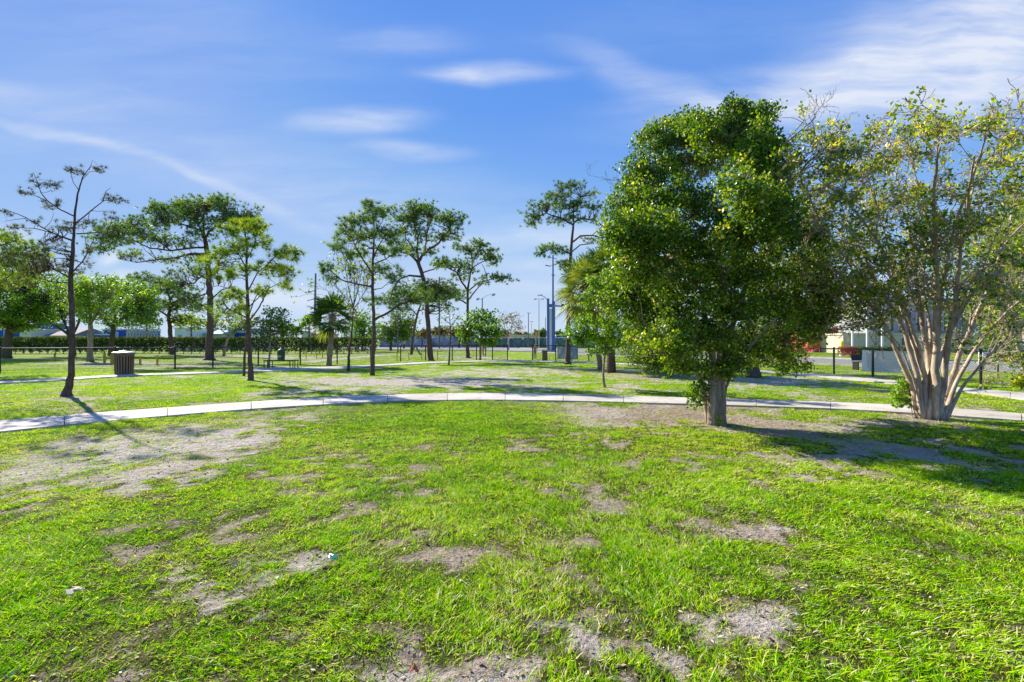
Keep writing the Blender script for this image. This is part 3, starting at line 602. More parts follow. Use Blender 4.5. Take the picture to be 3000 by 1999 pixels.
# --- big old pine
tree('pine_tree', 'tallest broad pine with a thick trunk and wide flat crown, left in the dog park', 'pine tree', (614,1056),
  [(614,1056,17),(615,1000,13),(617,940,12),(617,870,11),(612,820,10.5),(610,780,9),(606,730,8),(600,700,6.5)],
  [[(612,745,6),(600,700,5),(612,680,4),(640,660,3),(660,640,2)], [(602,705,5),(590,675,4),(560,665,3),(520,655,2),(480,650,1)], [(606,725,5),(560,728,4),(500,735,3.2),(440,728,2.4),(380,700,1.8),(330,690,1)],
   [(608,745,5),(560,745,4),(500,758,3),(440,765,2.5),(400,770,1.6),(350,760,1)], [(500,735,2.4),(460,705,2),(420,680,1.5),(380,660,1)], [(614,815,5.5),(635,780,4.5),(650,750,3.6),(680,730,2.2)], [(600,700,4),(595,650,3.2),(600,610,2)],
   [(640,660,2.4),(680,640,2),(720,630,1.3)], [(612,820,5),(590,810,3.6),(570,830,2.6),(540,835,1.6)], [(590,675,3),(560,630,2),(530,610,1.4)], [(612,860,3.4),(580,870,2.6),(540,880,1.6)], [(616,880,3),(650,850,2.4),(690,840,1.6)]],
  [(600,595,70,20,44),(650,600,44,22,26),(560,610,60,20,34),(530,600,50,18,20),(480,620,50,18,26),(450,610,30,16,12),(540,640,70,20,32),(610,650,60,24,30),(680,640,60,24,34),(730,640,46,30,28),(745,680,36,30,22),
   (590,690,60,18,18),(460,655,50,20,22),(400,650,50,18,26),(385,680,44,18,20),(330,670,50,16,22),(300,690,44,18,18),(340,710,60,14,20),(290,730,40,12,12),(420,700,60,16,20),(480,700,50,14,16),(520,715,50,12,10),(400,745,70,10,18),(480,765,50,10,12),
   (560,760,60,20,18),(540,800,60,16,20),(520,840,60,20,22),(560,870,50,18,16),(700,720,44,26,16),(680,780,40,22,12),(580,900,46,16,10)],
  'pine', BARK_PINE, NEEDLE, 24, group=GP, sub=2.3, tuft=(20,.26,.017,2,.18), dr=.8, nsides=7, flare=1.35)
# --- mid pine left of it
tree('pine_tree', 'mid sized dark pine with a thick bare lower trunk close to the hedge', 'pine tree', (504,1040),
  [(504,1040,10),(502,1000,8),(498,960,7.5),(494,930,6),(500,890,5)], [[(494,930,4),(460,905,3),(430,880,2)],[(498,900,4),(530,880,3),(570,870,2)],[(500,890,3),(490,850,2.5),(470,820,1.5)]],
  [(470,830,60,18,30),(430,850,50,18,26),(500,850,50,20,24),(450,880,50,20,24),(540,880,60,20,26),(500,900,50,16,20),(410,815,40,16,18),(570,900,40,14,14),(530,935,36,14,12),(450,910,40,14,12)],
  'pine', BARK_PINE, NEEDLE, 25, group=GP, sub=1.8, tuft=(18,.36,.026,2,.22), nsides=6)
# --- pine near centre
tree('pine_tree', 'tall straight thin pine with spiky needle tufts beside the far path left of centre', 'pine tree', (1090,1100),
  [(1090,1100,10),(1093,1040,7.5),(1096,960,7),(1093,880,6),(1091,810,5.5),(1093,760,4.5),(1096,700,3),(1096,640,2),(1080,600,1)],
  [[(1090,842,3.5),(1040,832,3),(1000,820,2.4),(970,795,1.6),(945,790,.9)], [(1092,805,4),(1070,770,3.4),(1045,730,2.6),(1030,695,1.6),(1015,670,.8)], [(1094,760,3),(1110,720,2.2),(1130,690,1.5)], [(1093,775,2.6),(1130,760,2),(1165,735,1.2)],
   [(1094,700,2),(1070,660,1.4),(1060,630,1)], [(1096,690,2),(1120,650,1.4),(1130,620,.8)], [(1092,850,2),(1120,845,1.4),(1160,810,.9)], [(1095,940,5),(1140,915,4),(1170,892,3.5),(1200,885,2)], [(1030,830,1.6),(1020,770,1.2),(1005,745,.8)], [(1091,870,2),(1110,880,1.5),(1140,850,.8)]],
  [(1075,600,24,14,8),(1055,640,34,24,16),(1100,630,36,20,16),(1125,620,30,18,10),(1020,660,26,20,10),(1010,700,26,24,10),(1060,690,44,22,16),(1110,690,44,24,18),(1150,690,30,30,12),(995,730,22,14,8),(1040,750,34,16,8),(1090,735,40,18,10),(1150,740,36,20,12),
   (1125,790,40,14,10),(955,785,24,14,8),(975,815,20,12,5),(1160,815,30,16,9),(1100,880,40,16,8),(1200,870,50,22,22),(1240,870,40,20,16),(1175,900,36,14,8),(1030,790,20,14,4)],
  'pine', BARK_PINE, NEEDLE, 26, group=GP, sub=1.7, tuft=(36,.24,.0075,2,.07), dr=.7, vshift=.02)
# --- tall pine behind
tree('pine_tree', 'tall pine with a stout curved trunk and rounded dark crown behind the fence at centre', 'pine tree', (1262,1058),
  [(1262,1058,12),(1256,980,9.5),(1250,900,8.5),(1242,830,8),(1232,790,7.5),(1222,765,7)],
  [[(1224,768,6),(1200,745,4),(1175,740,2.6)], [(1224,768,6),(1245,740,5),(1285,715,4),(1310,680,2.8),(1330,650,1.5)], [(1228,770,5),(1222,730,4),(1225,690,3),(1210,650,2)], [(1245,740,3),(1250,690,2.4),(1265,640,1.4)], [(1310,690,2),(1340,680,1.5),(1350,650,.8)],
   [(1238,812,4.5),(1200,808,3.6),(1172,818,3),(1150,850,2.4),(1140,890,1.4)], [(1222,740,2.4),(1190,700,2),(1180,650,1.3)], [(1238,800,3),(1270,790,2.4),(1300,770,1.2)]],
  [(1210,610,50,14,28),(1250,615,40,18,22),(1180,640,40,20,24),(1230,650,50,22,26),(1300,640,50,20,30),(1335,650,30,26,20),(1190,680,36,22,18),(1240,690,36,22,14),(1320,690,34,22,16),(1170,720,36,18,14),(1210,735,40,14,14),(1285,690,30,20,10),(1260,740,26,12,8),
   (1280,845,60,22,34),(1230,840,50,20,24),(1320,860,50,16,22),(1180,860,40,18,18),(1300,770,34,14,10),(1260,880,50,12,12),(1145,880,26,20,10),(1300,900,36,12,8)],
  'pine', BARK_PINE, NEEDLE, 27, group=GP, sub=2.2, tuft=(20,.26,.018,2,.16), dr=.8, nsides=7, flare=1.2)
# --- spreading pine right of it
tree('pine_tree', 'open forked pine with a level side branch reaching right, behind the small bushy tree', 'pine tree', (1371,1050),
  [(1371,1050,8.5),(1369,1000,6),(1370,940,5),(1370,880,5),(1370,850,5)],
  [[(1370,855,4),(1355,830,3.4),(1340,800,2.8),(1310,785,2),(1280,775,1.2)], [(1370,850,4.5),(1378,800,3.6),(1385,770,3),(1380,740,2)], [(1374,852,3),(1400,830,2.6),(1430,822,2.2),(1460,812,1.5),(1495,816,.8)], [(1372,880,3),(1395,850,2.2),(1410,835,1.5)],
   [(1378,790,2.6),(1400,775,2),(1430,760,1.5)], [(1366,890,3),(1340,875,2.2),(1315,868,1.2)], [(1385,770,2),(1400,740,1.6),(1410,720,1)], [(1428,822,1.6),(1420,790,1.3),(1412,775,.8)]],
  [(1400,715,36,12,24),(1430,740,34,16,24),(1370,735,30,12,14),(1345,725,30,10,12),(1400,755,40,14,16),(1450,755,24,14,14),(1340,775,40,14,26),(1300,775,34,14,20),(1370,790,30,14,12),(1350,810,36,12,12),(1480,818,34,8,16),(1420,825,30,12,12),(1450,810,24,8,8),(1330,870,30,12,14),(1290,880,30,10,8),(1310,850,30,12,10),(1440,775,20,10,6)],
  'pine', BARK_PINE, NEEDLE, 28, group=GP, sub=1.7, tuft=(20,.28,.020,2,.15), dr=.7, nsides=6, flare=1.3)
tree('pine_tree', 'bare leaning pine trunk just left of the tall curved pine', 'pine tree', (1205,1040),
  [(1205,1040,6),(1210,990,5),(1216,950,4.5),(1226,910,4),(1235,890,2)], [[(1222,925,2.4),(1200,900,1.6),(1185,895,.9)],[(1226,912,2),(1250,905,1)]], [(1190,890,30,12,12),(1245,900,26,10,8)],
  'pine', BARK_PINE, NEEDLE, 29, group=GP, tuft=(14,.34,.026,3,.25), nsides=6)
# --- right pine
tree('pine_tree', 'tall pine with a flat topped crown in front of the grey fence banner', 'pine tree', (1663,1068),
  [(1663,1068,12),(1664,1010,9.5),(1665,950,8.5),(1667,880,8),(1669,800,7),(1672,740,6.5),(1677,690,5),(1680,655,4)],
  [[(1680,660,3.6),(1640,640,3),(1600,625,2.4),(1570,640,1.5)], [(1680,655,3.4),(1700,640,3),(1740,645,2.4),(1770,665,1.5)], [(1680,650,3),(1680,610,2.4),(1700,580,1.4)], [(1674,712,4),(1700,692,3.2),(1735,690,2.6),(1765,698,1.5)], [(1672,742,3),(1700,718,2.4),(1740,715,1.4)],
   [(1670,745,3),(1640,730,2.4),(1610,730,1.8),(1585,745,1)], [(1640,640,2),(1650,600,1.6),(1640,565,1)], [(1735,690,1.6),(1770,660,1.2),(1800,640,.7)], [(1760,670,1.2),(1790,700,.9),(1800,740,.6)]],
  [(1670,545,40,14,26),(1640,575,44,14,26),(1600,600,44,16,26),(1560,630,28,24,20),(1560,655,18,16,8),(1660,610,50,16,24),(1700,600,36,20,16),(1640,650,40,14,14),(1690,640,36,14,14),(1730,570,24,18,9),(1745,610,24,20,8),(1760,650,26,18,8),
   (1600,725,24,12,12),(1585,745,20,12,8),(1640,735,34,16,16),(1655,775,26,16,12),(1725,700,20,10,5),(1665,800,24,20,10)],
  'pine', BARK_PINE, NEEDLE, 30, group=GP, sub=1.8, tuft=(22,.23,.014,2,.12), dr=.5, nsides=7, flare=1.3)
tree('pine_tree', 'green pine foliage reaching in from the left edge above the oaks', 'pine tree', (-130,1090),
  [(-130,1090,16),(-125,950,12),(-120,800,10),(-110,650,6)], [[(-122,850,6),(-60,800,5),(0,770,3),(80,740,1.6)],[(-120,780,6),(-60,740,4),(20,715,2.4),(60,700,1)],[(-118,700,5),(-60,690,3),(20,700,1.5)],[(-122,880,5),(-30,860,3),(60,840,1.6)]],
  [(20,700,60,18,30),(70,730,60,22,34),(0,750,60,22,30),(60,780,60,22,30),(110,760,50,18,20),(-60,680,60,30,24),(20,820,60,22,24),(90,810,50,20,18),(-120,640,70,40,40),(-160,720,80,40,40),(-60,760,60,40,30)],
  'pine', BARK_PINE, NEEDLE_Y, 31, group=GP, tuft=(22,.22,.012,3,.15), vshift=.06, twig=False)

# ------------------------------------------------------------------ oaks and other leafy trees
GO = 'leafy oaks behind the chain link fence'
tree('oak_tree', 'broad bright green oak overhanging the hedge at the far left edge', 'oak tree', (20,1050), [(20,1050,17),(22,1010,13),(28,970,12),(30,940,9)],
  [[(28,960,7),(-20,920,5),(-60,880,3)],[(30,940,7),(60,900,5),(90,860,3)],[(28,950,6),(80,920,5),(130,900,3)]],
  [(10,860,90,46,110),(80,850,90,50,120),(-50,820,90,60,100),(60,910,90,40,110),(0,930,80,30,90),(120,890,70,46,90),(40,800,80,40,80),(130,940,50,26,50),(60,960,60,18,50)],
  'leaf', BARK_DARK, OAK, 41, group=GO, size=.16, tuft=(18,.38), vshift=.06)
tree('oak_tree', 'oak behind the near bare pine with low dark forked branches above the hedge', 'oak tree', (214,1046), [(214,1046,11),(212,1010,9),(205,985,8),(195,970,6)],
  [[(206,985,5),(185,970,4),(160,955,3),(130,940,1.6)],[(210,985,5),(230,950,4),(240,900,3)],[(205,980,4),(180,930,3),(170,880,2)]],
  [(170,840,60,34,60),(190,880,66,40,70),(150,910,50,34,50),(230,860,50,34,50),(180,940,50,22,36),(240,910,40,30,36)],
  'leaf', BARK_DARK, OAK, 42, group=GO, size=.17, tuft=(15,.36), vshift=.10)
tree('oak_tree', 'oak with a straight bluish grey trunk just left of the slatted trash receptacle', 'oak tree', (265,1060), [(265,1060,12),(264,1030,9),(266,990,8.5),(266,950,7)],
  [[(266,955,5),(250,930,4),(225,900,2)],[(266,950,5),(290,910,3.6),(310,880,2)],[(266,950,5),(262,900,3),(258,860,1.5)]],
  [(270,850,60,30,56),(240,880,50,30,46),(300,880,60,34,60),(270,915,60,26,46),(320,830,50,24,40),(230,830,44,24,36)],
  'leaf', BARK_GREY, OAK, 43, group=GO, size=.14, tuft=(15,.32), vshift=.08)
tree('oak_tree', 'oak with a dark trunk and wide bright crown directly behind the slatted trash receptacle', 'oak tree', (325,1043), [(325,1043,11),(326,1010,9),(330,980,8.5),(333,950,7)],
  [[(331,965,5),(310,940,4),(290,920,2)],[(333,955,5),(370,930,4),(400,900,2.4)],[(332,950,5),(340,900,3.6),(350,860,2)]],
  [(320,840,60,26,50),(370,850,60,30,60),(340,880,76,34,80),(400,890,60,34,60),(300,910,60,30,50),(380,930,60,26,50),(430,900,44,30,40),(420,850,40,26,34),(330,945,50,20,30),(450,940,30,18,16)],
  'leaf', BARK_DARK, OAK, 44, group=GO, size=.18, tuft=(15,.42), vshift=.12)
tree('small_tree', 'small leaning tree with pale yellow green crown between the big pine and the slim pine', 'tree', (655,1045), [(655,1045,5.5),(662,1010,4.5),(670,985,4)],
  [[(670,985,3),(650,968,2.2),(630,962,1.4)],[(672,980,2.6),(690,960,2),(715,950,1)],[(671,982,2.6),(672,950,1.8),(668,920,1)]],
  [(640,940,34,16,26),(680,925,44,22,40),(715,935,30,20,22),(650,910,36,18,26),(690,955,36,12,18),(620,955,24,10,10)],
  'leaf', BARK_GREY, MYRT, 45, size=.15, tuft=(9,.3), vshift=-.05)
tree('small_tree', 'small dark bushy tree with a thin grey stem behind the black bench', 'tree', (788,1078), [(788,1078,4),(790,1040,3.6),(792,990,3),(794,960,2)],
  [[(792,985,2),(770,960,1.5),(755,940,.8)],[(794,970,2),(815,940,1.5),(825,915,.8)],[(794,960,1.6),(795,930,1),(800,910,.6)]],
  [(795,945,46,24,44),(760,955,34,22,26),(830,955,34,20,26),(800,915,36,14,20),(770,980,36,16,22),(825,930,24,20,14),(840,975,24,12,12)],
  'leaf', BARK_GREY, HOLLY, 46, size=.11, tuft=(12,.20), vshift=-.10)
tree('sapling', 'thin young tree with sparse scattered leaves beside the far path near centre', 'young tree', (1315,1070), [(1315,1070,3.6),(1317,1030,2.6),(1320,980,2.2),(1318,940,1.6),(1312,905,.9)],
  [[(1319,950,1.4),(1300,935,1),(1288,925,.6)],[(1319,960,1.4),(1338,935,1),(1348,925,.6)],[(1319,970,1.2),(1335,965,.8)]],
  [(1318,915,20,14,10),(1296,930,16,10,6),(1340,930,18,14,8),(1320,950,24,14,7),(1300,955,14,10,3)], 'leaf', BARK_DARK, HOLLY, 47, size=.10, tuft=(5,.14))
tree('small_tree', 'bushy bright green little tree with a low round crown hiding the walking person', 'tree', (1407,1055), [(1407,1055,4.5),(1407,1020,4),(1409,990,3.6),(1408,960,2.5)],
  [[(1408,1000,2.4),(1385,975,2),(1360,960,1)],[(1409,995,2.4),(1430,970,2),(1450,960,1)],[(1408,975,2),(1400,930,1.3)],[(1408,975,2),(1425,930,1.3)]],
  [(1400,925,30,18,26),(1430,935,30,20,26),(1380,955,34,20,30),(1410,970,40,20,36),(1445,965,28,24,26),(1360,970,26,20,20),(1420,1000,40,14,24),(1455,990,20,16,12),(1370,995,16,14,10),(1360,1005,10,12,6),(1440,1008,24,10,10)],
  'leaf', BARK_GREY, OAK, 48, size=.19, tuft=(11,.26), vshift=-.02)
tree('small_tree', 'pale bare twiggy tree in front of the green windscreen', 'tree', (1490,1027), [(1490,1027,3.6),(1490,1000,2.8),(1492,985,2.4)],
  [[(1491,988,2),(1478,960,1.4),(1472,930,.8)],[(1492,985,2),(1500,950,1.4),(1498,920,.8)],[(1492,985,1.8),(1515,960,1.2),(1530,945,.7)],[(1491,990,1.6),(1470,975,1),(1462,960,.7)]],
  [(1480,935,26,20,50),(1505,935,26,18,50),(1525,955,18,16,26),(1468,960,16,16,20),(1500,965,26,12,20)], 'leaf', BARK_PALE, BROWNLEAF, 49, size=.22, tuft=(3,.4))

# saplings and foreground leafy trees
tree('sapling', 'young bright green leaning tree growing between the near path and the two palms', 'young tree', (1771,1136), [(1770,1136,6),(1767,1100,4.6),(1771,1050,4.4),(1775,1000,4),(1778,950,3),(1776,900,2)],
  [[(1774,1010,2.4),(1740,985,2),(1705,980,1)],[(1776,980,2.2),(1810,950,1.6),(1840,940,1)],[(1777,950,2),(1745,915,1.5),(1735,880,1)],[(1777,930,1.8),(1800,890,1.2),(1810,850,.8)],[(1775,1000,2),(1800,990,1.5),(1830,985,.8)]],
  [(1700,975,40,22,26),(1740,990,44,20,30),(1780,1000,44,20,30),(1730,940,36,20,20),(1770,950,40,24,26),(1815,960,36,26,26),(1750,890,34,24,18),(1795,900,36,28,24),(1760,850,34,24,16),(1800,860,36,26,20),(1720,870,24,20,8),(1760,1030,40,10,12),(1790,810,34,24,16),(1700,1000,26,12,10),(1740,830,24,20,8)],
  'leaf', BARK_GREY, FRESH, 50, size=.075, tuft=(22,.15), vshift=.02)

def holly_trunk(tm, cm, rng, D):
    for (pts, w) in (([(2078,1243),(2068,1190),(2058,1130),(2030,1070),(2000,1010),(1960,930)],9), ([(2092,1243),(2088,1190),(2086,1130),(2090,1060),(2070,960),(2050,840)],14),
                     ([(2110,1243),(2112,1190),(2112,1130),(2120,1050),(2150,940),(2190,820)],13), ([(2116,1240),(2118,1190),(2124,1140),(2150,1080),(2210,1000),(2280,930)],6)):
        K = D/F; n = len(pts); o = rng.uniform(-.10, .10); a = [P(x, y, D + o + rng.uniform(-.3, .3)*(i/n)**1.2) for i, (x, y) in enumerate(pts)]
        a[0][2] = -.05; t = np.linspace(0, 1, n); tt = np.linspace(0, 1, n*3); aa = np.stack([np.interp(tt, t, np.array(a)[:, c]) for c in range(3)], 1)
        tm.tube(aa, np.interp(tt, [0, .03, .10, .3, 1], [w*1.4, w*1.15, w, w*.9, w*.3])*K, 12, bump=.10, rng=rng)
tree('broadleaf_tree', 'large dense dark green tree with a thick fused grey trunk, in front of the path', 'tree', (2096,1243),
  [(2098,1243,15),(2100,1190,12),(2102,1120,12),(2110,1000,9),(2112,860,7),(2110,720,5),(2115,560,3),(2130,420,1.5)],
  [[(2108,900,5),(2000,800,4),(1900,700,2)],[(2110,860,5),(2220,760,4),(2300,700,2)],[(2110,950,5),(2250,900,4),(2380,860,3),(2440,820,1.5)],[(2110,980,5),(2230,980,4),(2340,990,3),(2400,1020,1.5)],[(2110,960,4),(1990,920,3),(1900,900,2)],[(2112,720,3),(1980,600,2),(1900,520,1.5)],[(2112,700,3),(2200,560,2),(2240,450,1.5)],
   [(2112,1000,4),(2020,1010,3),(1960,1040,1.6)],[(2112,720,3),(2080,560,2),(2030,430,1.2)],[(2112,860,4),(2180,650,3),(2200,520,1.5)]],
  [(2145,312,34,16,14),(2200,345,40,30,24),(2060,640,170,170,50),(2200,640,100,170,36),(2110,880,270,160,90),(1900,760,90,150,30),(2080,440,140,80,30),(2200,350,80,40,60),(2080,370,90,44,70),(1990,380,80,44,60),(2010,355,60,20,16),(1930,420,70,50,60),(2150,410,110,60,110),(2225,400,48,50,40),(2240,480,90,60,90),(2040,470,120,60,110),(1900,500,80,60,80),(1868,540,50,44,36),(2268,560,56,70,56),
   (1960,580,110,60,110),(1840,600,66,50,58),(2190,560,80,50,60),(2250,640,90,60,90),(2060,600,60,40,34),(2110,640,40,30,14),(1825,680,66,56,64),(1920,680,100,60,100),(2030,710,100,50,80),(2160,700,70,50,60),(2300,700,70,70,70),(1866,780,80,60,84),(1980,800,110,60,110),(2110,800,90,60,80),(2220,800,90,60,90),
   (2340,800,80,60,80),(2400,745,56,50,44),(2390,690,34,24,16),(2420,840,54,50,50),(1822,870,70,56,64),(1900,880,90,60,90),(2020,900,110,60,110),(2150,900,90,60,80),(2270,900,90,60,90),(2365,910,76,54,80),(2430,915,44,40,30),(1895,980,74,50,56),(1980,1000,90,56,80),(2090,1000,90,60,90),(2200,1000,90,50,80),(2300,1000,80,54,70),(2375,960,54,36,36),
   (2140,1075,60,30,34),(2060,1080,60,24,24),(2330,1060,46,32,24),(2250,1050,50,26,20),(2290,1085,30,14,8),(1990,1070,50,26,20),(2040,1160,26,24,9),(2060,1130,20,20,6)],
  'leaf', BARK_GREY, HOLLY, 60, size=.054, tuft=(29,.15), vshift=.03, dr=.8, nsides=8, wob=.08, sub=1.15, extra=holly_trunk)
tree('broadleaf_tree', 'smaller glossy leaved tree with foliage hanging to the ground, left behind the large dense tree', 'tree', (1966,1104),
  [(1966,1104,11),(1968,1060,9),(1965,1000,8),(1960,900,6),(1950,780,3)], [[(1966,1000,4),(1900,950,3),(1860,930,1.6)],[(1964,980,4),(2010,930,3),(2040,880,1.6)],[(1960,900,4),(1890,820,3),(1850,740,1.6)]],
  [(1888,1000,54,40,64),(1930,1040,60,34,70),(1970,1070,44,22,36),(1872,950,44,40,44),(1862,880,44,50,44),(1900,900,60,50,60),(1868,800,44,50,44),(1920,800,60,60,50),(1850,730,34,40,26),(2000,1000,50,50,50),(1850,1040,40,24,26),(1900,1070,40,20,26),(2010,1070,30,24,20)],
  'leaf', BARK_GREY, HOLLY, 61, size=.075, tuft=(30,.28), vshift=.06)

# recursive bare branching
ZLIM = [99.0]
def grow(tm, tips, p, dirv, L, r, lev, rng, up=.25, wig=.35, kids=(2, 4), lmin=1, nmin=.003):
    m = 5; pts = [np.array(p)]; d = np.array(dirv, float)
    if p[2] > ZLIM[0] - rng.random()*.5: tips.append((np.array(p), d)); return
    for i in range(m-1):
        d = d + rng.standard_normal(3)*wig*.5 + np.array([0, 0, up*.25]); d /= np.linalg.norm(d); pts.append(pts[-1] + d*L/(m-1))
    tm.tube(pts, np.linspace(r, max(r*.55, nmin), m), 5 if r > .02 else 3, caps=False)
    if lev == 0: tips.append((pts[-1], d)); tips.append((pts[-2], d)); return
    for k in range(rng.integers(*kids)):
        i = rng.integers(lmin, m); dd = d + rng.standard_normal(3)*.55; dd /= np.linalg.norm(dd)
        grow(tm, tips, pts[i], dd, L*rng.uniform(.5, .78), max(r*.5, nmin), lev-1, rng, up, wig, kids, lmin, nmin)
def stem_tree(name, label, cat, base, stems, bark, leafm, seed, d=None, group=None, first=1.0, lev=3, size=.06, leafp=.5, per=9, jit=.09, vshift=0, per_stem=9, dr=.8, r0=.012, kids=(2,4), nmin=.003, up=.25, trunkname='trunk', spread=.55, tip_skip=0.0):
    rng = np.random.default_rng(seed); D = depth(base[1]) if d is None else d; loc = P(base[0], HORIZON + EYE*F/D, D); loc[2] = 0
    root = thing(name, label, cat, loc, group); tm = MB(); cm = MB(); K = D/F; tips = []
    for s, w in stems:
        sl = rng.uniform(-dr, dr); pts = []; off = rng.uniform(-.12, .12); last = None; n = len(s)
        for i, (x, y) in enumerate(s):
            if last: off += sl*math.hypot(x-last[0], y-last[1])*K*(i/n)
            pts.append(P(x, y, D+off)); last = (x, y)
        pts = np.array(pts)
        if s[0][1] > HORIZON + EYE*F/D - 20: pts[0][2] = -.05
        t = np.linspace(0, 1, n); tt = np.linspace(0, 1, n*4); A = np.stack([np.interp(tt, t, pts[:, c]) for c in range(3)], 1)
        A[1:-1] = (A[:-2] + A[1:-1]*2 + A[2:])/4; A[1:-1] += rng.standard_normal(A[1:-1].shape)*w*K*.10
        R = np.interp(tt, [0, .06, .3, 1], [w*.85, w*.72, w*.5, max(w*.12, .4)])*K
        tm.tube(A, R, 9, bump=.08, rng=rng)
        for k in range(per_stem):
            f = rng.uniform(.38, 1.0); i = min(int(f*(len(A)-1)), len(A)-2); dv = unit(A[i+1]-A[i]) + rng.standard_normal(3)*spread
            grow(tm, tips, A[i], unit(dv), first*rng.uniform(.6, 1.15)*(1.25 - .5*f), max(min(R[i]*.55, r0*2.2), r0*.7), lev, rng, up, .35, kids, 1, nmin)
    T = np.array([t for t, d_ in tips]); k = rng.random(len(T)) < leafp
    cl = .5 + .5*np.sin(T[:, 0]*2.1 + 1)*np.sin(T[:, 2]*2.7); k &= rng.random(len(T)) < .35 + .9*cl; T = T[k]
    if len(T):
        n = len(T); c = np.repeat(T, per, 0) + rng.standard_normal((n*per, 3))*jit*np.array([1, 1, .7])
        hgt = np.clip((T[:, 2]-2.0)/4.0, 0, 1)
        va = np.repeat(.42 + .22*hgt + rng.normal(0, .19, n) + vshift, per) + rng.normal(0, .12, n*per); leaves(cm, c, size, rng, va, aspect=.36, flat=.6)
        cm.build('crown', leafm, root)
    tm.build('trunk', bark, root, smooth=True); print(name, 'tips', len(tips)); return root
MY = [([(2693,1226),(2672,1130),(2632,1040),(2602,965),(2560,900),(2500,830),(2430,760)],10), ([(2702,1228),(2684,1090),(2645,960),(2604,880),(2545,780),(2480,670),(2410,570)],11),
      ([(2714,1229),(2708,1090),(2668,970),(2622,840),(2580,700),(2530,560)],13), ([(2724,1230),(2722,1060),(2700,930),(2682,780),(2655,600),(2620,440)],13),
      ([(2736,1230),(2744,1060),(2742,900),(2742,720),(2730,530),(2755,360)],13), ([(2746,1230),(2768,1080),(2788,930),(2808,750),(2832,560),(2855,390)],13),
      ([(2756,1229),(2790,1090),(2840,970),(2900,820),(2950,640),(2995,480)],12), ([(2762,1228),(2800,1120),(2870,1000),(2960,900),(3070,790)],9), ([(2766,1227),(2820,1130),(2900,1040),(3000,940),(3110,860)],7),
      ([(2734,1230),(2722,1120),(2748,980),(2762,820),(2795,620),(2860,430),(2890,320)],11), ([(2704,1226),(2680,1120),(2636,1010),(2578,948),(2520,905),(2455,868),(2428,850)],5),
      ([(2718,1229),(2742,1080),(2790,960),(2850,850),(2900,700),(2960,540)],9), ([(2728,1229),(2700,1040),(2640,860),(2600,720),(2500,560),(2400,470)],8), ([(2712,1229),(2730,1000),(2700,820),(2720,640),(2690,480),(2600,400)],8),
      ([(2632,1040),(2570,900),(2480,740),(2400,600),(2345,470),(2330,400)],4), ([(2610,900),(2520,700),(2450,520),(2420,400),(2400,350)],4), ([(2640,860),(2590,640),(2540,450),(2500,330)],4), ([(2742,720),(2700,520),(2660,380),(2690,290)],4), ([(2830,600),(2860,450),(2960,330),(3010,300)],4), ([(2860,800),(2960,660),(3050,560),(3090,460)],5), ([(2560,900),(2440,760),(2370,690),(2340,620)],4)]
ZLIM[0] = 6.6
MY = [([(x, y if y > 950 else 950 - (950-y)*.88) for x, y in a], w) for a, w in MY]
stem_tree('crape_myrtle', 'large many stemmed tree with smooth pale trunks and sparse yellow green leaves', 'crape myrtle', (2732,1228), MY, BARK_PALE, MYRT, 70,
  first=.78, lev=4, size=.062, leafp=.26, per=7, jit=.06, per_stem=11, up=.02, dr=.9, r0=.012, nmin=.0052, kids=(2,4), spread=.75)
ZLIM[0] = 99.0
def shoots(name, label, base, blobs, leafm, seed, size, tuft, vshift=0, group=None):
    b = base
    return tree(name, label, 'shoots', b, [(b[0],b[1],1.4),(b[0]-2,b[1]-30,1.2),(b[0]-4,b[1]-60,.8)], [[(b[0]-1,b[1]-20,1),(b[0]-12,b[1]-50,.7)]], blobs, 'leaf', BARK_GREY, leafm, seed, size=size, tuft=tuft, vshift=vshift)
shoots('sprouting_shrub', 'bright green suckers sprouting against the left side of the pale many stemmed trunk', (2672,1222), [(2645,1150,32,34,26),(2665,1110,26,26,18),(2640,1180,26,18,12),(2650,1130,30,20,14),(2680,1170,20,20,8)], FRESH, 71, .055, (12,.075), .1)
shoots('sprouting_shrub', 'tiny yellow green shoots at the foot of the thick fused grey trunk', (2112,1249), [(2110,1236,11,12,12),(2106,1222,7,8,5)], MYRT, 72, .028, (6,.02), .1)
stem_tree('crape_myrtle', 'many stemmed tree cut by the right edge of the picture with twigs crossing the fence', 'crape myrtle', (3010,1112),
  [([(3010,1112),(2996,1060),(2972,990),(2950,930),(2930,860),(2910,760)],8), ([(3014,1112),(2994,1040),(2968,960),(2960,880),(2950,780),(2960,680)],7), ([(3020,1112),(3020,1020),(3030,900),(3020,760),(3000,640)],8), ([(3026,1112),(3060,1000),(3110,880),(3150,760)],8), ([(3016,1112),(3000,980),(2990,860),(2985,740),(2975,620)],7)],
  BARK_PALE, MYRT, 73, first=1.6, lev=3, size=.10, leafp=.85, per=15, jit=.17, per_stem=15, dr=.9, r0=.02, nmin=.006, vshift=-.12)
# large bare tree behind the dense one
stem_tree('bare_tree', 'big bare branched tree whose dark trunk and twigs show behind the dense green tree', 'tree', (2205,1106),
  [([(2205,1106),(2204,1050),(2200,900),(2190,760),(2180,640)],26), ([(2198,780),(2100,700),(1980,620),(1870,580),(1800,520)],7), ([(2200,800),(2080,740),(1960,700),(1850,700),(1790,700)],10), ([(2190,700),(2230,560),(2290,430),(2340,390),(2390,345)],7),
   ([(2190,720),(2280,600),(2360,480),(2440,420)],10), ([(2200,760),(2300,700),(2400,620),(2480,560)],10), ([(2200,820),(2320,800),(2420,780),(2520,760)],10)],
  BARK_DARK, BROWNLEAF, 74, first=1.2, lev=3, size=.10, leafp=.06, per=4, jit=.2, per_stem=6, dr=.5, r0=.018, nmin=.005, up=.0)
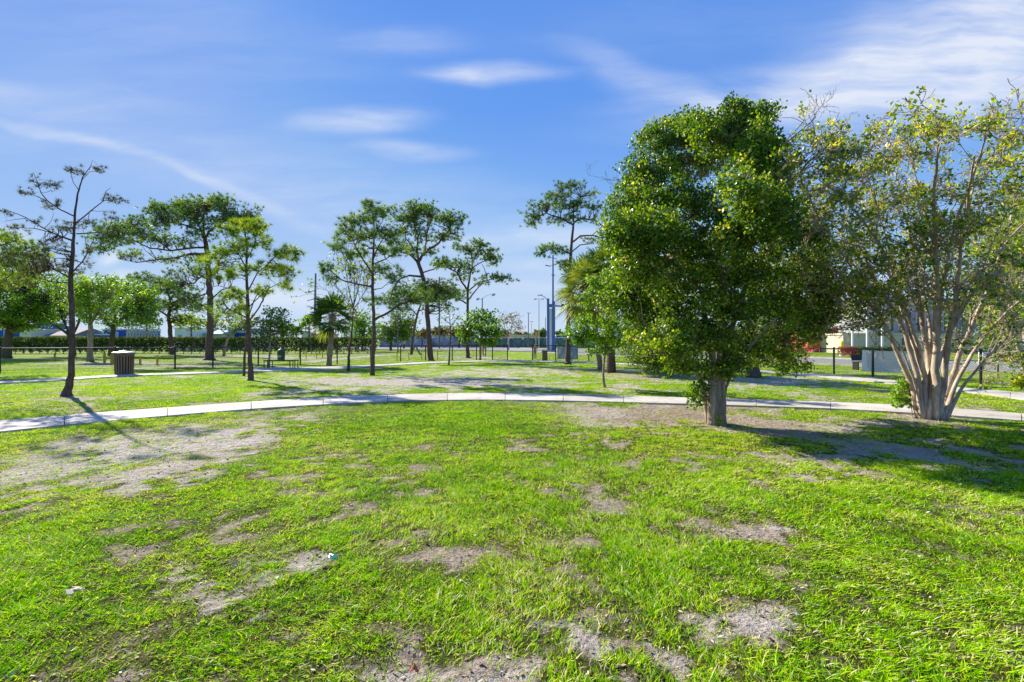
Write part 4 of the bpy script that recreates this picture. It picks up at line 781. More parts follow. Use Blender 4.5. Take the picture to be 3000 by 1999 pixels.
# half bare thin tree left of centre
stem_tree('bare_tree', 'thin tree with upright bare twigs standing between the fan palm and the tall thin pine', 'tree', (1020,1088),
  [([(1020,1088),(1022,1040),(1030,980),(1034,930),(1036,890)],6), ([(1035,900),(1022,850),(1015,810),(1010,770)],2.4), ([(1036,895),(1050,850),(1060,800)],2.4), ([(1036,900),(1040,850),(1036,800),(1030,770)],2.2), ([(1034,910),(1060,870),(1078,840)],1.8), ([(1035,905),(1010,870),(990,850)],1.6)],
  BARK_PINE, NEEDLE_Y, 75, first=1.3, lev=2, size=.16, leafp=.5, per=3, jit=.15, per_stem=6, dr=.5, r0=.018, nmin=.007, vshift=-.1)
tree('small_tree', 'young staked tree in a ring of mulch beyond the right hand fence', 'young tree', (2923,1110), [(2922,1110,4),(2923,1070,3.4),(2924,1045,3.2),(2924,1020,2)],
  [[(2924,1050,1.8),(2895,1040,1.2),(2870,1030,.7)],[(2924,1045,1.8),(2960,1030,1.2)],[(2924,1040,1.6),(2910,1000,1)]], [(2900,1015,40,18,24),(2940,1010,40,20,26),(2920,985,40,18,22),(2880,1000,26,14,10),(2965,1040,26,18,12)], 'leaf', BARK_GREY, MYRT, 76, size=.10, tuft=(8,.16), vshift=-.1)
tree('yellow_shrub', 'low golden yellow shrub at the right edge by the fence', 'shrub', (2992,1142), [(2992,1142,2),(2992,1120,1.5)], [], [(2996,1118,22,14,26),(3012,1108,22,18,26),(2985,1128,14,8,10)], 'leaf', BARK_GREY, MYRT, 77, size=.07, tuft=(10,.10), vshift=.35)

# ------------------------------------------------------------------ palms
def palm(label, base, crown, R, seed, trunk_w, n=34, low=-1.0, name='fan_palm', lean=None, vshift=0, d=None, boots=False):
    rng = np.random.default_rng(seed); D = depth(base[1]) if d is None else d; K = D/F; loc = P(base[0], HORIZON + EYE*F/D, D); loc[2] = 0
    root = thing(name, label, 'palm tree', loc, 'cabbage palms in the park'); tm = MB(); cm = MB(); c = P(crown[0], crown[1], D)
    m = 26; pts = np.array([loc*(1-t) + c*t for t in np.linspace(0, 1, m)]); pts[0][2] = -.05
    rr = trunk_w*K*(1 + .18*np.exp(-np.linspace(0, 1, m)*14)) * (1 + .05*rng.standard_normal(m)); rr[-6:] *= 1.25
    tm.tube(pts, rr, 12, bump=.05, rng=rng)
    for i in range(n):
        el = math.asin(np.clip(low + (1.0-low)*((i+.5)/n)**.85, -1, 1)); az = i*2.39996 + rng.uniform(-.3, .3)
        d = np.array([math.cos(el)*math.cos(az), math.cos(el)*math.sin(az), math.sin(el)])
        pl = R*rng.uniform(.40, .58); end = c + d*pl + np.array([0, 0, -.10*R]); cv = curve(c, end, rng, 5, .02, .12); tm.tube(cv, np.linspace(.022, .010, 5), 4, caps=False)
        s = unit(np.cross(d, np.array([0, 0, 1.0]) + .01)); s = unit(s + rng.standard_normal(3)*.2); up = np.cross(s, d); k = 26
        vb = .45 + vshift + rng.normal(0, .12) + (.25 if el < -.5 and rng.random() < .45 else 0)
        for a in np.linspace(-1.75, 1.75, k):
            a += rng.normal(0, .05); ld = d*math.cos(a) + s*math.sin(a) + up*.10*abs(math.sin(a)); L = R*rng.uniform(.46, .62)*(1 - .18*abs(a)/1.75)
            w = .028 + K*.5; nrm = unit(np.cross(ld, up)); p0 = end; p1 = p0 + ld*L*.45; p2 = p1 + (ld*.8 + np.array([0, 0, -.22]))*L*.3; p3 = p2 + (ld*.6 + np.array([0, 0, -.55]))*L*.32
            V = [p0 - nrm*w*.3, p0 + nrm*w*.3, p1 + nrm*w, p1 - nrm*w, p2 + nrm*w*.6, p2 - nrm*w*.6, p3]
            cm.add(V, [(0,1,2,3),(3,2,4,5)], [(5,4,6)], var=float(np.clip(vb + rng.normal(0, .08), 0, 1)))
    tm.build('trunk', BARK_GREY if not boots else BARK_PINE, root, smooth=True); cm.build('fronds', PALM, root); return root
palm('dark green fan palm with drooping fronds inside the dog park left of centre', (964,1072), (975,925), 1.75, 80, 7, n=38, low=-.85, vshift=-.22)
palm('shaggy fan palm with a thin trunk and skirt of hanging fronds, left of the pair', (1760,1084), (1728,845), 2.3, 81, 7, n=56, low=-1.0, vshift=.20)
palm('fan palm with the thicker bumpy trunk, right one of the pair behind the dense tree', (1790,1092), (1785,790), 1.9, 82, 12, n=40, low=-.9, vshift=-.02, boots=True)

# ------------------------------------------------------------------ background trees
def bgtree(label, x, d, top, rx, mat, seed, name='distant_tree', n=60, size=None, trunk=4, lowy=None, cat='tree', ry=None):
    K = d/F; yb = HORIZON + EYE*F/d; cy = top + (ry or rx*.55); ry = ry or rx*.55
    rng = np.random.default_rng(seed); bl = []
    for k in range(7):
        a = rng.uniform(0, 6.28); bl.append((x + math.cos(a)*rx*.5, cy + math.sin(a)*ry*.45, rx*.55, ry*.55, n//7))
    return tree(name, label, cat, (x, yb), [(x,yb,trunk),(x+1,(yb+cy)/2,trunk*.8),(x,cy,trunk*.5)], [[(x,cy+ry*.4,trunk*.5),(x-rx*.5,cy,1)],[(x,cy+ry*.4,trunk*.5),(x+rx*.5,cy,1)]], bl, 'leaf', BARK_DARK, mat, seed, d=d,
      size=size or d*.0042, tuft=(10, rx*K*.16), twig=False, nsides=5, group='trees along the far side of the road')
bgtree('bright green low tree above the hedge, right of the dark bushy tree', 868, 75, 950, 34, FARLEAF, 100)
bgtree('round yellow green tree immediately left of the fan palm', 905, 62, 925, 30, OAK, 101, n=90)
bgtree('dark mass of a tree low over the hedge behind the bench tree', 830, 80, 955, 40, FARLEAF, 102)
bgtree('broad dark green tree with a domed crown behind the tall thin pine', 1145, 72, 905, 80, FARLEAF, 103, n=320, trunk=6, ry=50)
bgtree('wide tree filling the gap between the fan palm and the thin pine', 1060, 64, 920, 62, OAK, 104, n=230, ry=48)
bgtree('small dark conical tree in front of the pale blue building', 1183, 90, 958, 20, HEDGE, 105, n=60, ry=22)
bgtree('low olive tree left of the tall curved pine at the far road', 1235, 100, 960, 34, BROWNLEAF, 106, n=90, ry=16)
bgtree('olive brown tree right of the tall curved pine at the far road', 1300, 105, 955, 36, BROWNLEAF, 107, n=100, ry=18)
bgtree('brownish spreading tree behind the thin sapling at centre', 1345, 100, 954, 40, BROWNLEAF, 108, n=110, ry=20)
bgtree('pale feathery tree beside the dark conical tree', 1205, 85, 935, 24, MYRT, 109, n=50, ry=22)
bgtree('dark green round tree behind the orange sign', 1590, 120, 965, 30, FARLEAF, 110, n=80, ry=14)
bgtree('low green tree far off left of the pine trunk near the blue shed', 1640, 140, 972, 26, FARLEAF, 111, n=70, ry=10)
bgtree('far dark green tree behind the pale twiggy tree', 1465, 140, 968, 34, FARLEAF, 112, n=80, ry=12)
bgtree('far low tree left of the tall lamp', 1530, 150, 972, 26, FARLEAF, 113, n=60, ry=10)
bgtree('pale green tree behind the oaks at the left', 430, 75, 905, 60, FARLEAF, 114, n=120, ry=34)
bgtree('pale yellow green tree behind the small leaning tree', 560, 70, 920, 56, MYRT, 115, n=120, ry=30)
bgtree('dim green tree showing between the slim pine and the big pine', 700, 85, 930, 50, FARLEAF, 116, n=110, ry=30)
bgtree('green tree at the right edge beyond the parking area', 2990, 60, 800, 150, OAK, 117, n=340, ry=110, trunk=6)
bgtree('dark green tree right of the beige building', 2850, 70, 850, 100, FARLEAF, 118, n=260, ry=80, trunk=5)
bgtree('green street tree behind the dense tree at its left', 1860, 60, 900, 80, FARLEAF, 119, n=160, ry=60, trunk=5)
bgtree('tree behind the large dense tree towards the road', 2300, 55, 860, 90, FARLEAF, 120, n=180, ry=80, trunk=6)
stem_tree('bare_tree', 'small leafless tree in front of the beige wall between the white poles', 'tree', (2566,1024),
  [([(2566,1035),(2566,1015),(2567,1000)],1.6), ([(2566,1012),(2555,995),(2548,985)],.7), ([(2567,1008),(2578,992),(2586,984)],.7), ([(2567,1002),(2566,985),(2568,975)],.7)], BARK_PINE, BROWNLEAF, 121, d=50, first=.9, lev=1, leafp=0, per_stem=3, r0=.03, nmin=.015)
stem_tree('bare_tree', 'small pale bare branching tree beside the yellow bollard', 'tree', (2492,1024),
  [([(2492,1035),(2491,1015),(2484,995)],2), ([(2489,1008),(2475,992),(2462,985)],1), ([(2491,1012),(2496,990),(2500,978)],1)], BARK_PALE, BROWNLEAF, 122, d=50, first=1.0, lev=1, leafp=0, per_stem=3, r0=.03, nmin=.015)

# ------------------------------------------------------------------ hedges
def hedge(label, A, B, h, th, seed, per_m, size, mat=HEDGE, name='hedge', stems=True):
    rng = np.random.default_rng(seed); A = np.array(A[:2]); B = np.array(B[:2]); L = np.linalg.norm(B-A); u = (B-A)/L; v = np.array([-u[1], u[0]])
    root = thing(name, label, 'hedge', (*((A+B)/2), 0)); mb = MB(); st = MB(); n = int(L*per_m)
    s = rng.uniform(0, L, n); z = rng.random(n); z = .12*h + (1-.12)*h*z; w = rng.uniform(-1, 1, n)
    sh = .5 + .5*np.cos(s*2*math.pi/.95 + np.sin(s*.7)); keep = (z > h*.45) | (rng.random(n) < sh**1.2 + .04) if stems else np.ones(n, bool)
    edge = rng.random(n) < .7; w = np.where(edge, np.sign(w)*(1 - .15*rng.random(n)), w); tp = rng.random(n) < .12; z = np.where(tp, h - .03*rng.random(n), z)
    zz = np.clip(z + .05*np.sin(s*3.1) + .03*rng.standard_normal(n), .05, None)
    C = np.column_stack([A[0] + u[0]*s + v[0]*w*th/2, A[1] + u[1]*s + v[1]*w*th/2, zz])[keep]
    va = (.42 + .3*(C[:, 2] > h*.93) + rng.normal(0, .17, len(C))); leaves(mb, C, size, rng, va, flat=.3)  # leaves along the top get a lighter tone as a painted highlight
    if stems:
        for k in range(int(L/.95)):
            c = A + u*(k+.5)*.95
            for j in range(3): st.tube([(c[0]+rng.normal(0,.05), c[1]+rng.normal(0,.05), -.03), (c[0]+rng.normal(0,.2), c[1]+rng.normal(0,.15), h*.6)], [.025,.012], 4, caps=False)
        st.build('stems', BARK_GREY, root)['kind'] = 'stuff'
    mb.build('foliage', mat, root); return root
g1 = G(-200,1037); g2 = G(1104,1037)
hedge('long clipped dark green hedge with gappy stems running behind the dog park', g1, g2, 1.85, 1.0, 130, 1050, .15)
hedge('short clipped green hedge at the foot of the white poles', P(2508,1038,44), P(2660,1038,46), .85, .8, 131, 900, .10, stems=False)
REDL = leafmat('red_leaves', [(0,(.16,.02,.02)),(.5,(.34,.06,.04)),(1,(.45,.18,.08))], .3)
hedge('short row of reddish shrubs left of the clipped hedge by the bollard', P(2462,1038,44), P(2504,1038,44), .9, .8, 132, 900, .10, mat=REDL, name='shrub_row', stems=False)

# ------------------------------------------------------------------ metals, paints
BLACK = plain('black_coated_steel', (.015,.015,.017), .45, spec=.5)
GALV = plain('galvanised_steel', (.45,.46,.47), .45, metal=.5)
BRONZE = plain('bronze_paint', (.10,.065,.045), .45, spec=.5)
TAN = plain('tan_slat_paint', (.17,.115,.07), .5, spec=.45)
SILVER = plain('aluminium_lid', (.62,.63,.66), .35, metal=.7)
YELLOW = plain('yellow_paint', (.62,.42,.05), .6); BYELLOW = plain('bollard_yellow', (.85,.68,.02), .5)
WOOD = plain('weathered_wood', (.22,.17,.12), .85, scale=8); POLEW = plain('pole_timber', (.16,.13,.11), .9, scale=6)
GREY = plain('grey_concrete_pole', (.20,.19,.19), .85); BLUEG = plain('blue_grey_column', (.09,.15,.34), .6); WHITE = plain('white_paint', (.78,.78,.78), .55, var=.05)
GREEN = plain('dark_green_paint', (.03,.09,.05), .5)
SKIN = plain('skin', (.45,.28,.2), .6); HAIR = plain('hair', (.04,.03,.02), .6)

# ------------------------------------------------------------------ chain link fences
def fence(label, posts, H=1.2, name='chain_link_fence'):
    W3 = [np.array(G(*p)) for p in posts]; root = thing(name, label, 'fence', W3[len(W3)//2]); mesh = MB(); rail = MB()
    for a, b in zip(W3[:-1], W3[1:]):
        L = np.linalg.norm(b-a); u = (b-a)/L; lo, hi = .05, H-.02; h = hi-lo; step = .075
        rail.tube([a + (0,0,H), b + (0,0,H)], .027, 6); mesh.tube([a + (0,0,.06), b + (0,0,.06)], .004, 3, caps=False)
        for sgn in (1, -1):
            s = -h
            while s < L:
                s0, s1 = max(s, 0), min(s+h, L)
                if s1 > s0:
                    z0 = (s0-s); z1 = (s1-s)
                    if sgn < 0: z0, z1 = h-z0, h-z1
                    o = np.cross(u, (0,0,1))*.003*sgn
                    mesh.tube([a + u*s0 + (0,0,lo+z0) + o, a + u*s1 + (0,0,lo+z1) + o], .0034, 3, caps=False)
                s += step
    for p in W3:
        pm = MB(); pm._lathe(p, [(.0,-.05),(.04,-.05),(.04,H+.02),(.046,H+.02),(.046,H+.05),(.02,H+.08),(0,H+.085)], 10, .5); pm.build('post', BLACK, root, smooth=False)
    rail.build('top_rail', BLACK, root); mesh.build('wire_mesh', BLACK, root); return root
fence('black chain link fence enclosing the dog park on the left and centre', [(-330,1106),(-150,1100),(0,1091),(205,1087),(338,1083),(513,1083),(624,1078),(757,1073),(880,1070.6),(988,1068),(1086,1064),(1174,1060.5),(1247,1057.8),(1325,1056.8),(1396,1055),(1443,1054.6),(1487,1055)], 1.15)
fence('black chain link fence carrying the banners on the right, passing behind the dense tree', [(1560,1057),(1628,1057),(1675,1058),(1725,1060),(1800,1063),(1870,1066),(1960,1071),(2070,1077.5),(2180,1084),(2310,1090.5),(2443,1097),(2557,1106),(2873,1126.5),(3300,1160),(3900,1205)], 1.15)
CLOTH_W = leafmat('white_banner_cloth', [(0,(.80,.80,.82)),(1,(.86,.86,.88))], .5, (1,1,1), .8, .1); CLOTH_G = leafmat('grey_banner_cloth', [(0,(.24,.31,.38)),(1,(.30,.37,.44))], .4, (1,1,1), .8, .1)
def banner(label, a, b, z0, z1, mat, seed, name='banner', cat='banner'):
    rng = np.random.default_rng(seed); a = np.array(a); b = np.array(b); L = np.linalg.norm(b-a); u = (b-a)/L; nn = np.cross(u, (0,0,1.)); m = 30; k = 10; mb = MB()
    s, z = np.meshgrid(np.linspace(0, L, m), np.linspace(z0, z1, k)); wv = .02*np.sin(s*5+z*3) + .012*np.sin(s*11-z*7); edge = -.03*np.sin(s/L*math.pi)*(z == z1)
    for off in (0,):
        V = (a[None, None] + u*s[..., None] + nn*(wv[..., None]+.05+off)); V[..., 2] = z + edge; i = np.arange(k-1)[:, None]*m; j = np.arange(m-1)[None]
        mb.add(V.reshape(-1, 3), np.stack([i+j, i+j+1, i+m+j+1, i+m+j], -1).reshape(-1, 4))
    o = mb.build(name, mat, loc=((a+b)/2), smooth=True); return tag(o, label, cat)
wa, wb = G(2557,1106), G(2873,1126.5); uu = (wb-wa)/np.linalg.norm(wb-wa)
back = np.array([.09, .05, 0])
banner('white banner hung on the fence beside the pale many stemmed tree, seen from behind', wa - uu*.42 + back, wa + uu*2.0 + back, .22, 1.12, CLOTH_W, 140)
banner('grey blue mesh banner on the fence behind the tall right pine', G(1634,1057), G(1694,1058.6), .12, 1.08, CLOTH_G, 141)

# ------------------------------------------------------------------ litter bins
def slatted_bin(label, base, r, h, name='trash_receptacle', group=None, nsl=22, lid=True, body=TAN):
    c = G(*base); root = thing(name, label, 'trash can', c, group); b = MB(); b._lathe(c, [(0,.0),(r*.86,.0),(r*.86,.05),(r*.82,.05),(r*.84,h*.5),(r*.88,h*.84),(r*.80,h*.84),(0,h*.84)], 28, .5); b.build('liner', BLACK, root)
    s = MB()
    for k in range(nsl):
        a = 2*math.pi*k/nsl; ca, sa = math.cos(a), math.sin(a); w = r*.07
        pr = [(r*.90,.06),(r*.92,h*.4),(r*.97,h*.80)]
        for (r0, z0), (r1, z1) in zip(pr[:-1], pr[1:]):
            p0 = c + (ca*r0, sa*r0, z0); p1 = c + (ca*r1, sa*r1, z1); t = np.array([-sa, ca, 0])*w; o = np.array([ca, sa, 0])*.012
            s.add([p0-t-o, p0+t-o, p0+t+o, p0-t+o, p1-t-o, p1+t-o, p1+t+o, p1-t+o], [(0,3,2,1),(4,5,6,7),(0,1,5,4),(1,2,6,5),(2,3,7,6),(3,0,4,7)])
    s.build('slats', body, root); g = MB()
    g._lathe(c, [(r*.92,.0),(r*.97,.0),(r*.97,.07),(r*.90,.07)], 28, .5); g.build('band', BRONZE, root); g = MB(); g._lathe(c, [(r*.93,h*.78),(r*1.0,h*.78),(r*1.03,h*.92),(r*.93,h*.92)], 28, .5); g.build('band', BRONZE, root)
    l = MB(); l._lathe(c, [(r*.95,h*.915),(r*1.22,h*.92),(r*1.25,h*.935),(r*1.18,h*.955),(r*.7,h*.985),(r*.2,h*1.0),(r*.12,h*1.03),(0,h*1.035)], 32, .5); l.build('lid', SILVER, root, smooth=True); return root
slatted_bin('bronze slatted trash receptacle with a silver dome lid beside the far path', (364,1098.5), .36, 1.05)
def square_bin(label, base, r, h):
    c = G(*base); root = thing('trash_receptacle', label, 'trash can', c); b = MB(); b.box(c[0]-r, c[0]+r, c[1]-r, c[1]+r, 0, h*.9); b.build('body', BRONZE, root)
    for k in range(6):
        p = MB(); x = c[0]-r+ (k+.5)*2*r/6; p.box(x-.022, x+.022, c[1]-r-.02, c[1]-r-.002, .05, h*.78); p.build('slat', TAN, root)
    l = MB(); l.box(c[0]-r*1.2, c[0]+r*1.2, c[1]-r*1.2, c[1]+r*1.2, h*.93, h); l.build('lid', SILVER, root)
    for i, j in ((-1,-1),(-1,1),(1,-1),(1,1)): q = MB(); q.box(c[0]+i*r*.8-.02, c[0]+i*r*.8+.02, c[1]+j*r*.8-.02, c[1]+j*r*.8+.02, h*.9, h*.93); q.build('lid_support', BRONZE, root)
square_bin('dark brown square trash receptacle with a flat lid by the fence right of centre', (1596,1058.5), .19, .88)
def dome_bin(label, base, r, h):
    c = G(*base); root = thing('trash_can', label, 'trash can', c); b = MB(); b._lathe(c, [(0,0),(r*.88,0),(r*.9,.03),(r,h*.62),(r*1.04,h*.64),(r*1.04,h*.68),(r*.9,h*.68)], 24, .5); b.build('body', GREEN, root, smooth=False)
    l = MB(); l._lathe(c, [(r*.98,h*.681),(r*.98,h*.74),(r*.86,h*.86),(r*.55,h*.95),(r*.2,h*.985),(r*.1,h*1.0),(0,h*1.0)], 24, .5); l.build('lid', GREEN, root, smooth=True)
    p = MB(); p.box(c[0]-r*.5, c[0]+r*.5, c[1]-r-.03, c[1]-r-.004, h*.25, h*.42); p.build('label_plate', GALV, root)
dome_bin('dark green domed trash can on the dog park lawn behind the bench', (824,1056), .29, .90)

# ------------------------------------------------------------------ bench
c = G(819, 1081.5); ben = thing('park_bench', 'flat backless black metal bench standing on a concrete pad by the far path', 'bench', c)
x0, x1, y, K = c[0]-.86, c[0]+.86, c[1], 1
m = MB()
for j in range(6): m.box(x0, x1, y-.02+j*.068, y+.035+j*.068, .44, .465)
m.box(x0, x1, y-.01, y+.02, .405, .438); m.box(x0, x1, y+.33, y+.36, .405, .438); m.build('seat', BLACK, ben)
for xx in (x0+.03, x0+.30, x1-.30, x1-.03):
    for yy in (y, y+.34): m = MB(); m.tube([(xx, yy, 0), (xx, yy, .404)], .022, 8); m.build('leg', BLACK, ben)
for xx in (x0+.03, x1-.03): m = MB(); m.tube([(xx, y-.02, .47), (xx, y-.02, .55), (xx, y+.34, .55), (xx, y+.34, .47)], .016, 6); m.build('armrest', GALV, ben)
pad = MB(); e = [G(745,1079), G(893,1079), G(893,1086), G(745,1086)]; pad.add([*[(p[0], p[1], .024) for p in e]], [(3,2,1,0)]); struct(pad.build('bench_pad', CONC))

# ------------------------------------------------------------------ dog park posts and obstacles
def post(label, x, y0, y1, w=.05, mat=YELLOW, name='agility_post', group='yellow and wooden agility posts on the dog park lawn', cat='post', tip=True, lean=0):
    d = depth(y1); K = d/F; c = G(x, y1); h = (y1-y0)*K; root = thing(name, label, cat, c, group); m = MB(); m.tube([c + (0,0,-.03), c + (lean*h,0,h*.97)], w, 8); m.build('shaft', mat, root)
    m = MB(); m.tube([c + (lean*h,0,h*.971), c + (lean*h*1.03,0,h)], [w*1.15, w*.9], 8); m.build('cap', WOOD if mat is YELLOW else YELLOW, root); return root
PL = [(161,1035,1057,'yellow post by the left hedge, seen left of the near bare pine'),(331,1038,1068,'yellow post just left of the slatted trash receptacle'),(411,1045,1070,'shorter yellow post right of the slatted trash receptacle'),(461,1042,1071,'taller yellow post right of the slatted trash receptacle'),
      (307,1032,1048,'thin far yellow post left of the oak trunk'),(877,1031,1050,'short yellow post beside the second fence post right of the bench'),(897,1018,1053,'tall thin yellow post right of the bench'),(924,1024,1039,'thin yellow stake, leftmost of the back cluster'),
      (927,1031,1052,'yellow stake, front left of the cluster beside the palm'),(931,1021,1041,'dark yellow stake in the middle of the back cluster'),(937,1018,1039,'yellow stake, right one of the back cluster'),(945,1030,1051,'yellow stake standing alone in front of the cluster'),
      (961,1017,1050,'tallest yellow stake left of the palm trunk'),(1163,1031,1057,'yellow topped stake beside the dark pole at centre'),(1235,1031,1055,'yellow stake left of the tall curved pine'),(1282,1028,1056,'brown stake right of the tall curved pine')]
for (x, y0, y1, lb) in PL: post(lb, x, y0, y1, .035 if x > 500 else .06)
post('leaning yellow stake touching the palm trunk', 969, 1029, 1050, .035, lean=-.2)
post('leaning yellow stake left of the bare leaning pine trunk', 1199, 1034, 1056, .035, lean=-.12)
def jump_rail():
    c = G(322,1067); r = thing('agility_jump', 'low yellow two post jump beside the slatted trash receptacle', 'dog jump', c)
    for dx in (-.35,.12): m = MB(); m.box(c[0]+dx-.05, c[0]+dx+.05, c[1]-.05, c[1]+.05, 0, .62); m.build('post', YELLOW, r)
    m = MB(); m.box(c[0]-.30, c[0]+.07, c[1]-.02, c[1]+.02, .30, .38); m.build('rail', YELLOW, r)
jump_rail()
def aframe():
    c = G(1217,1040); r = thing('agility_ramp', 'small green wooden A frame ramp on the dog park lawn', 'dog ramp', c); h = 1.0
    for s in (-1, 1):
        m = MB(); m.obox(c + (s*.28, 0, h*.5), (s*.27, 0, -h*.5), (0, .35, 0), (.02, 0, .015*s)); m.build('panel', GREEN if s < 0 else WOOD, r)
    m = MB(); m.box(c[0]-.02, c[0]+.02, c[1]-.36, c[1]+.36, h*1.0, h*1.05); m.build('ridge', WOOD, r)
aframe()

# ------------------------------------------------------------------ poles and lamps
def pole(label, x, yt, yb, w0, w1, mat, name='utility_pole', cat='utility pole', arms=(), d=None, arm_mat=None, lean=0, group=None, lamps=()):
    D = depth(yb) if d is None else d; K = D/F; c = P(x, HORIZON + EYE*F/D, D); c[2] = 0; top = P(x + lean, yt, D); root = thing(name, label, cat, c, group)
    m = MB(); m.tube([c + (0,0,-.1), (c+top)/2, top], [w0*K, (w0+w1)/2*K, w1*K], 10); m.build('shaft', mat, root)
    for (xa, ya, xb, yb2, w) in arms:
        m = MB(); m.tube([P(xa, ya, D-w*K*1.2), P(xb, yb2, D-w*K*1.2)], w*K, 6); m.build('crossarm', arm_mat or mat, root)
    for (xl, yl, wl, hl) in lamps:
        m = MB(); q = P(xl, yl, D); m.obox(q, (wl*K, 0, hl*K*.3), (0, wl*K*.6, 0), (0, 0, hl*K*.6)); m.obox(q - np.array([0,0,hl*K*.75]), (wl*K*.8, 0, hl*K*.24), (0, wl*K*.45, 0), (0, 0, hl*K*.18)); m.build('lamp_head', GALV, root)
    return root
pole('massive tapering grey monopole with three short arms left of the fan palm', 921, 802, 1022, 4.6, 2.4, GREY, arms=[(925,825,903,834,1.2),(924,851,902,859,1.2),(923,876,900,882,1.2)], lean=4)
pole('dark timber pole behind the small yellow topped stake, with a thin wire bar', 1166, 890, 1034, 1.9, 1.5, POLEW, arms=[(1150,934,1210,936,.4)])
pole('slender pale metal pole beside the leaning pine', 1211, 905, 1024, 1.2, .9, GALV)
pole('timber pole rising between the two tall pines right of centre', 1287, 812, 1022, 2.6, 1.8, POLEW, arms=[(1280,830,1294,830,.5)])
pole('street lamp with a flood light and a curved arm over the bushy little tree', 1413, 874, 1030, 2.2, 1.4, POLEW, name='street_lamp', cat='street lamp', arms=[(1413,876,1424,868,.5),(1424,868,1440,862,.5),(1413,880,1403,876,.4)], lamps=[(1446,864,5,4),(1400,877,4,4)])
pole('dark pole with a short T bar, leftmost of the far lamps', 1548, 918, 1019, 1.6, 1.0, POLEW, arms=[(1543,918,1555,918,.7)], d=95)
pole('small far lamp with twin heads between the dark T pole and the tall lamp', 1557, 943, 1018, .8, .6, GALV, name='street_lamp', cat='street lamp', arms=[(1553,943,1561,943,.5)], lamps=[(1553,943,1.6,1),(1561,943,1.6,1)], d=100)
pole('tall slim lamp with twin heads just left of the blue columns', 1579, 876, 1020, 1.4, 1.0, GALV, name='street_lamp', cat='street lamp', arms=[(1568,877,1590,877,.5)], lamps=[(1568,877,4,2),(1590,877,4,2)], d=90)
pole('short thin dark pole close left of the blue columns', 1598, 931, 1020, .9, .8, POLEW, d=92)
pole('tall utility pole with crossarms and insulators behind the blue columns', 1620, 748, 1028, 3.6, 2.1, BLUEG, arms=[(1603,753,1632,760,.9),(1597,778,1614,781,1.4),(1614,778,1630,777,.8),(1615,806,1627,808,1.0)], d=72)
def insul():
    r = None
insul()
def mast():
    d = 62.0; K = d/F; c = P(1612,HORIZON + EYE*F/d,d); c[2] = 0; r = thing('sign_gantry', 'twin blue grey steel columns joined near the top with an arm reaching right', 'gantry', c)
    m = MB(); m.box(*(P(1602,0,d)[0], P(1609,0,d)[0]), d-.25, d+.25, 0, P(0,876,d)[2]); m.build('column', BLUEG, r)
    m = MB(); m.box(P(1617,0,d)[0], P(1626,0,d)[0], d-.25, d+.25, 0, P(0,884,d)[2]); m.build('column', BLUEG, r)
    m = MB(); m.box(P(1609.1,0,d)[0], P(1616.9,0,d)[0], d-.1, d+.1, 0, P(0,905,d)[2]); m.build('panel', WHITE, r)
    m = MB(); m.box(P(1606,0,d)[0], P(1620,0,d)[0], d-.3, d-.252, P(0,902,d)[2], P(0,892,d)[2]); m.build('bracket', BLUEG, r)
    m = MB(); m.tube([P(1626,897,d), P(1646,898,d)], 2.2*K, 8); m.build('arm', BLUEG, r)
    m = MB(); q = P(1648,899,d); m.obox(q, (.16,0,0), (0,.16,0), (0,0,.35)); m.build('signal_head', BLACK, r)
    m = MB(); m.tube([P(1602,878,d), P(1594,870,d), P(1584,866,d)], .05, 6); m.build('lamp_arm', GALV, r)
    m = MB(); m.obox(P(1582,866,d), (.32,0,.05), (0,.12,0), (0,0,.06)); m.build('lamp_head', GALV, r)
    m = MB(); m.box(P(1600,0,d)[0], P(1628,0,d)[0], d-.6, d+.6, 0, .25); m.build('footing', CONC, r)
mast()
GF = 'white flagpoles in front of the beige building'
for x, lb in ((2498,'left white pole of the row of three before the beige building'),(2541,'middle white pole of the row of three before the beige building'),(2585,'right white pole of the row of three before the beige building')):
    r = pole(lb, x, 800, 1044.4, 3.2, 1.8, WHITE, name='flagpole', cat='flagpole', d=45, group=GF, lean=-2)
    m = MB(); c = P(x,0,45); m._lathe((c[0],45,0), [(0,0),(.28,0),(.28,.10),(.15,.16),(.11,.18)], 14, .5); m.build('base', WHITE, r)
ORANGE = plain('orange_sign', (.75,.25,.02), .5)
def road_sign():
    d = 88.; K = d/F; c = P(1570, HORIZON + EYE*F/d, d); c[2] = 0; r = thing('road_sign', 'orange diamond warning sign with a small plate below it beyond the road', 'sign', c)
    m = MB(); m.tube([c, P(1570,980,d)], .05, 6); m.build('post', GALV, r)
    q = P(1571,977,d-.12); s = 6.5*K; m = MB(); m.add([q+(0,0,s),q+(s,0,0),q+(0,0,-s),q+(-s,0,0),q+(0,.04,s),q+(s,.04,0),q+(0,.04,-s),q+(-s,.04,0)], [(3,2,1,0),(4,5,6,7),(0,1,5,4),(1,2,6,5),(2,3,7,6),(3,0,4,7)]); m.build('diamond_panel', ORANGE, r)
    q = P(1569.5,991,d-.12); m = MB(); m.obox(q, (2.6*K,0,0), (0,.02,0), (0,0,4*K)); m.build('lower_panel', ORANGE, r)
road_sign()
def bollard():
    c = P(2466,1033,45.5); c[2] = 0; r = thing('bollard', 'bright yellow bollard by the red building', 'bollard', c); K = 45.5/F
    m = MB(); m._lathe(c, [(0,0),(.22,0),(.20,.25),(.14,.30)], 14, .5); m.build('base', WHITE, r); m = MB(); m._lathe(c, [(.145,.25),(.145,1.30),(.12,1.42),(.06,1.5),(0,1.52)], 14, .5); m.build('sleeve', BYELLOW, r, smooth=True)
bollard()
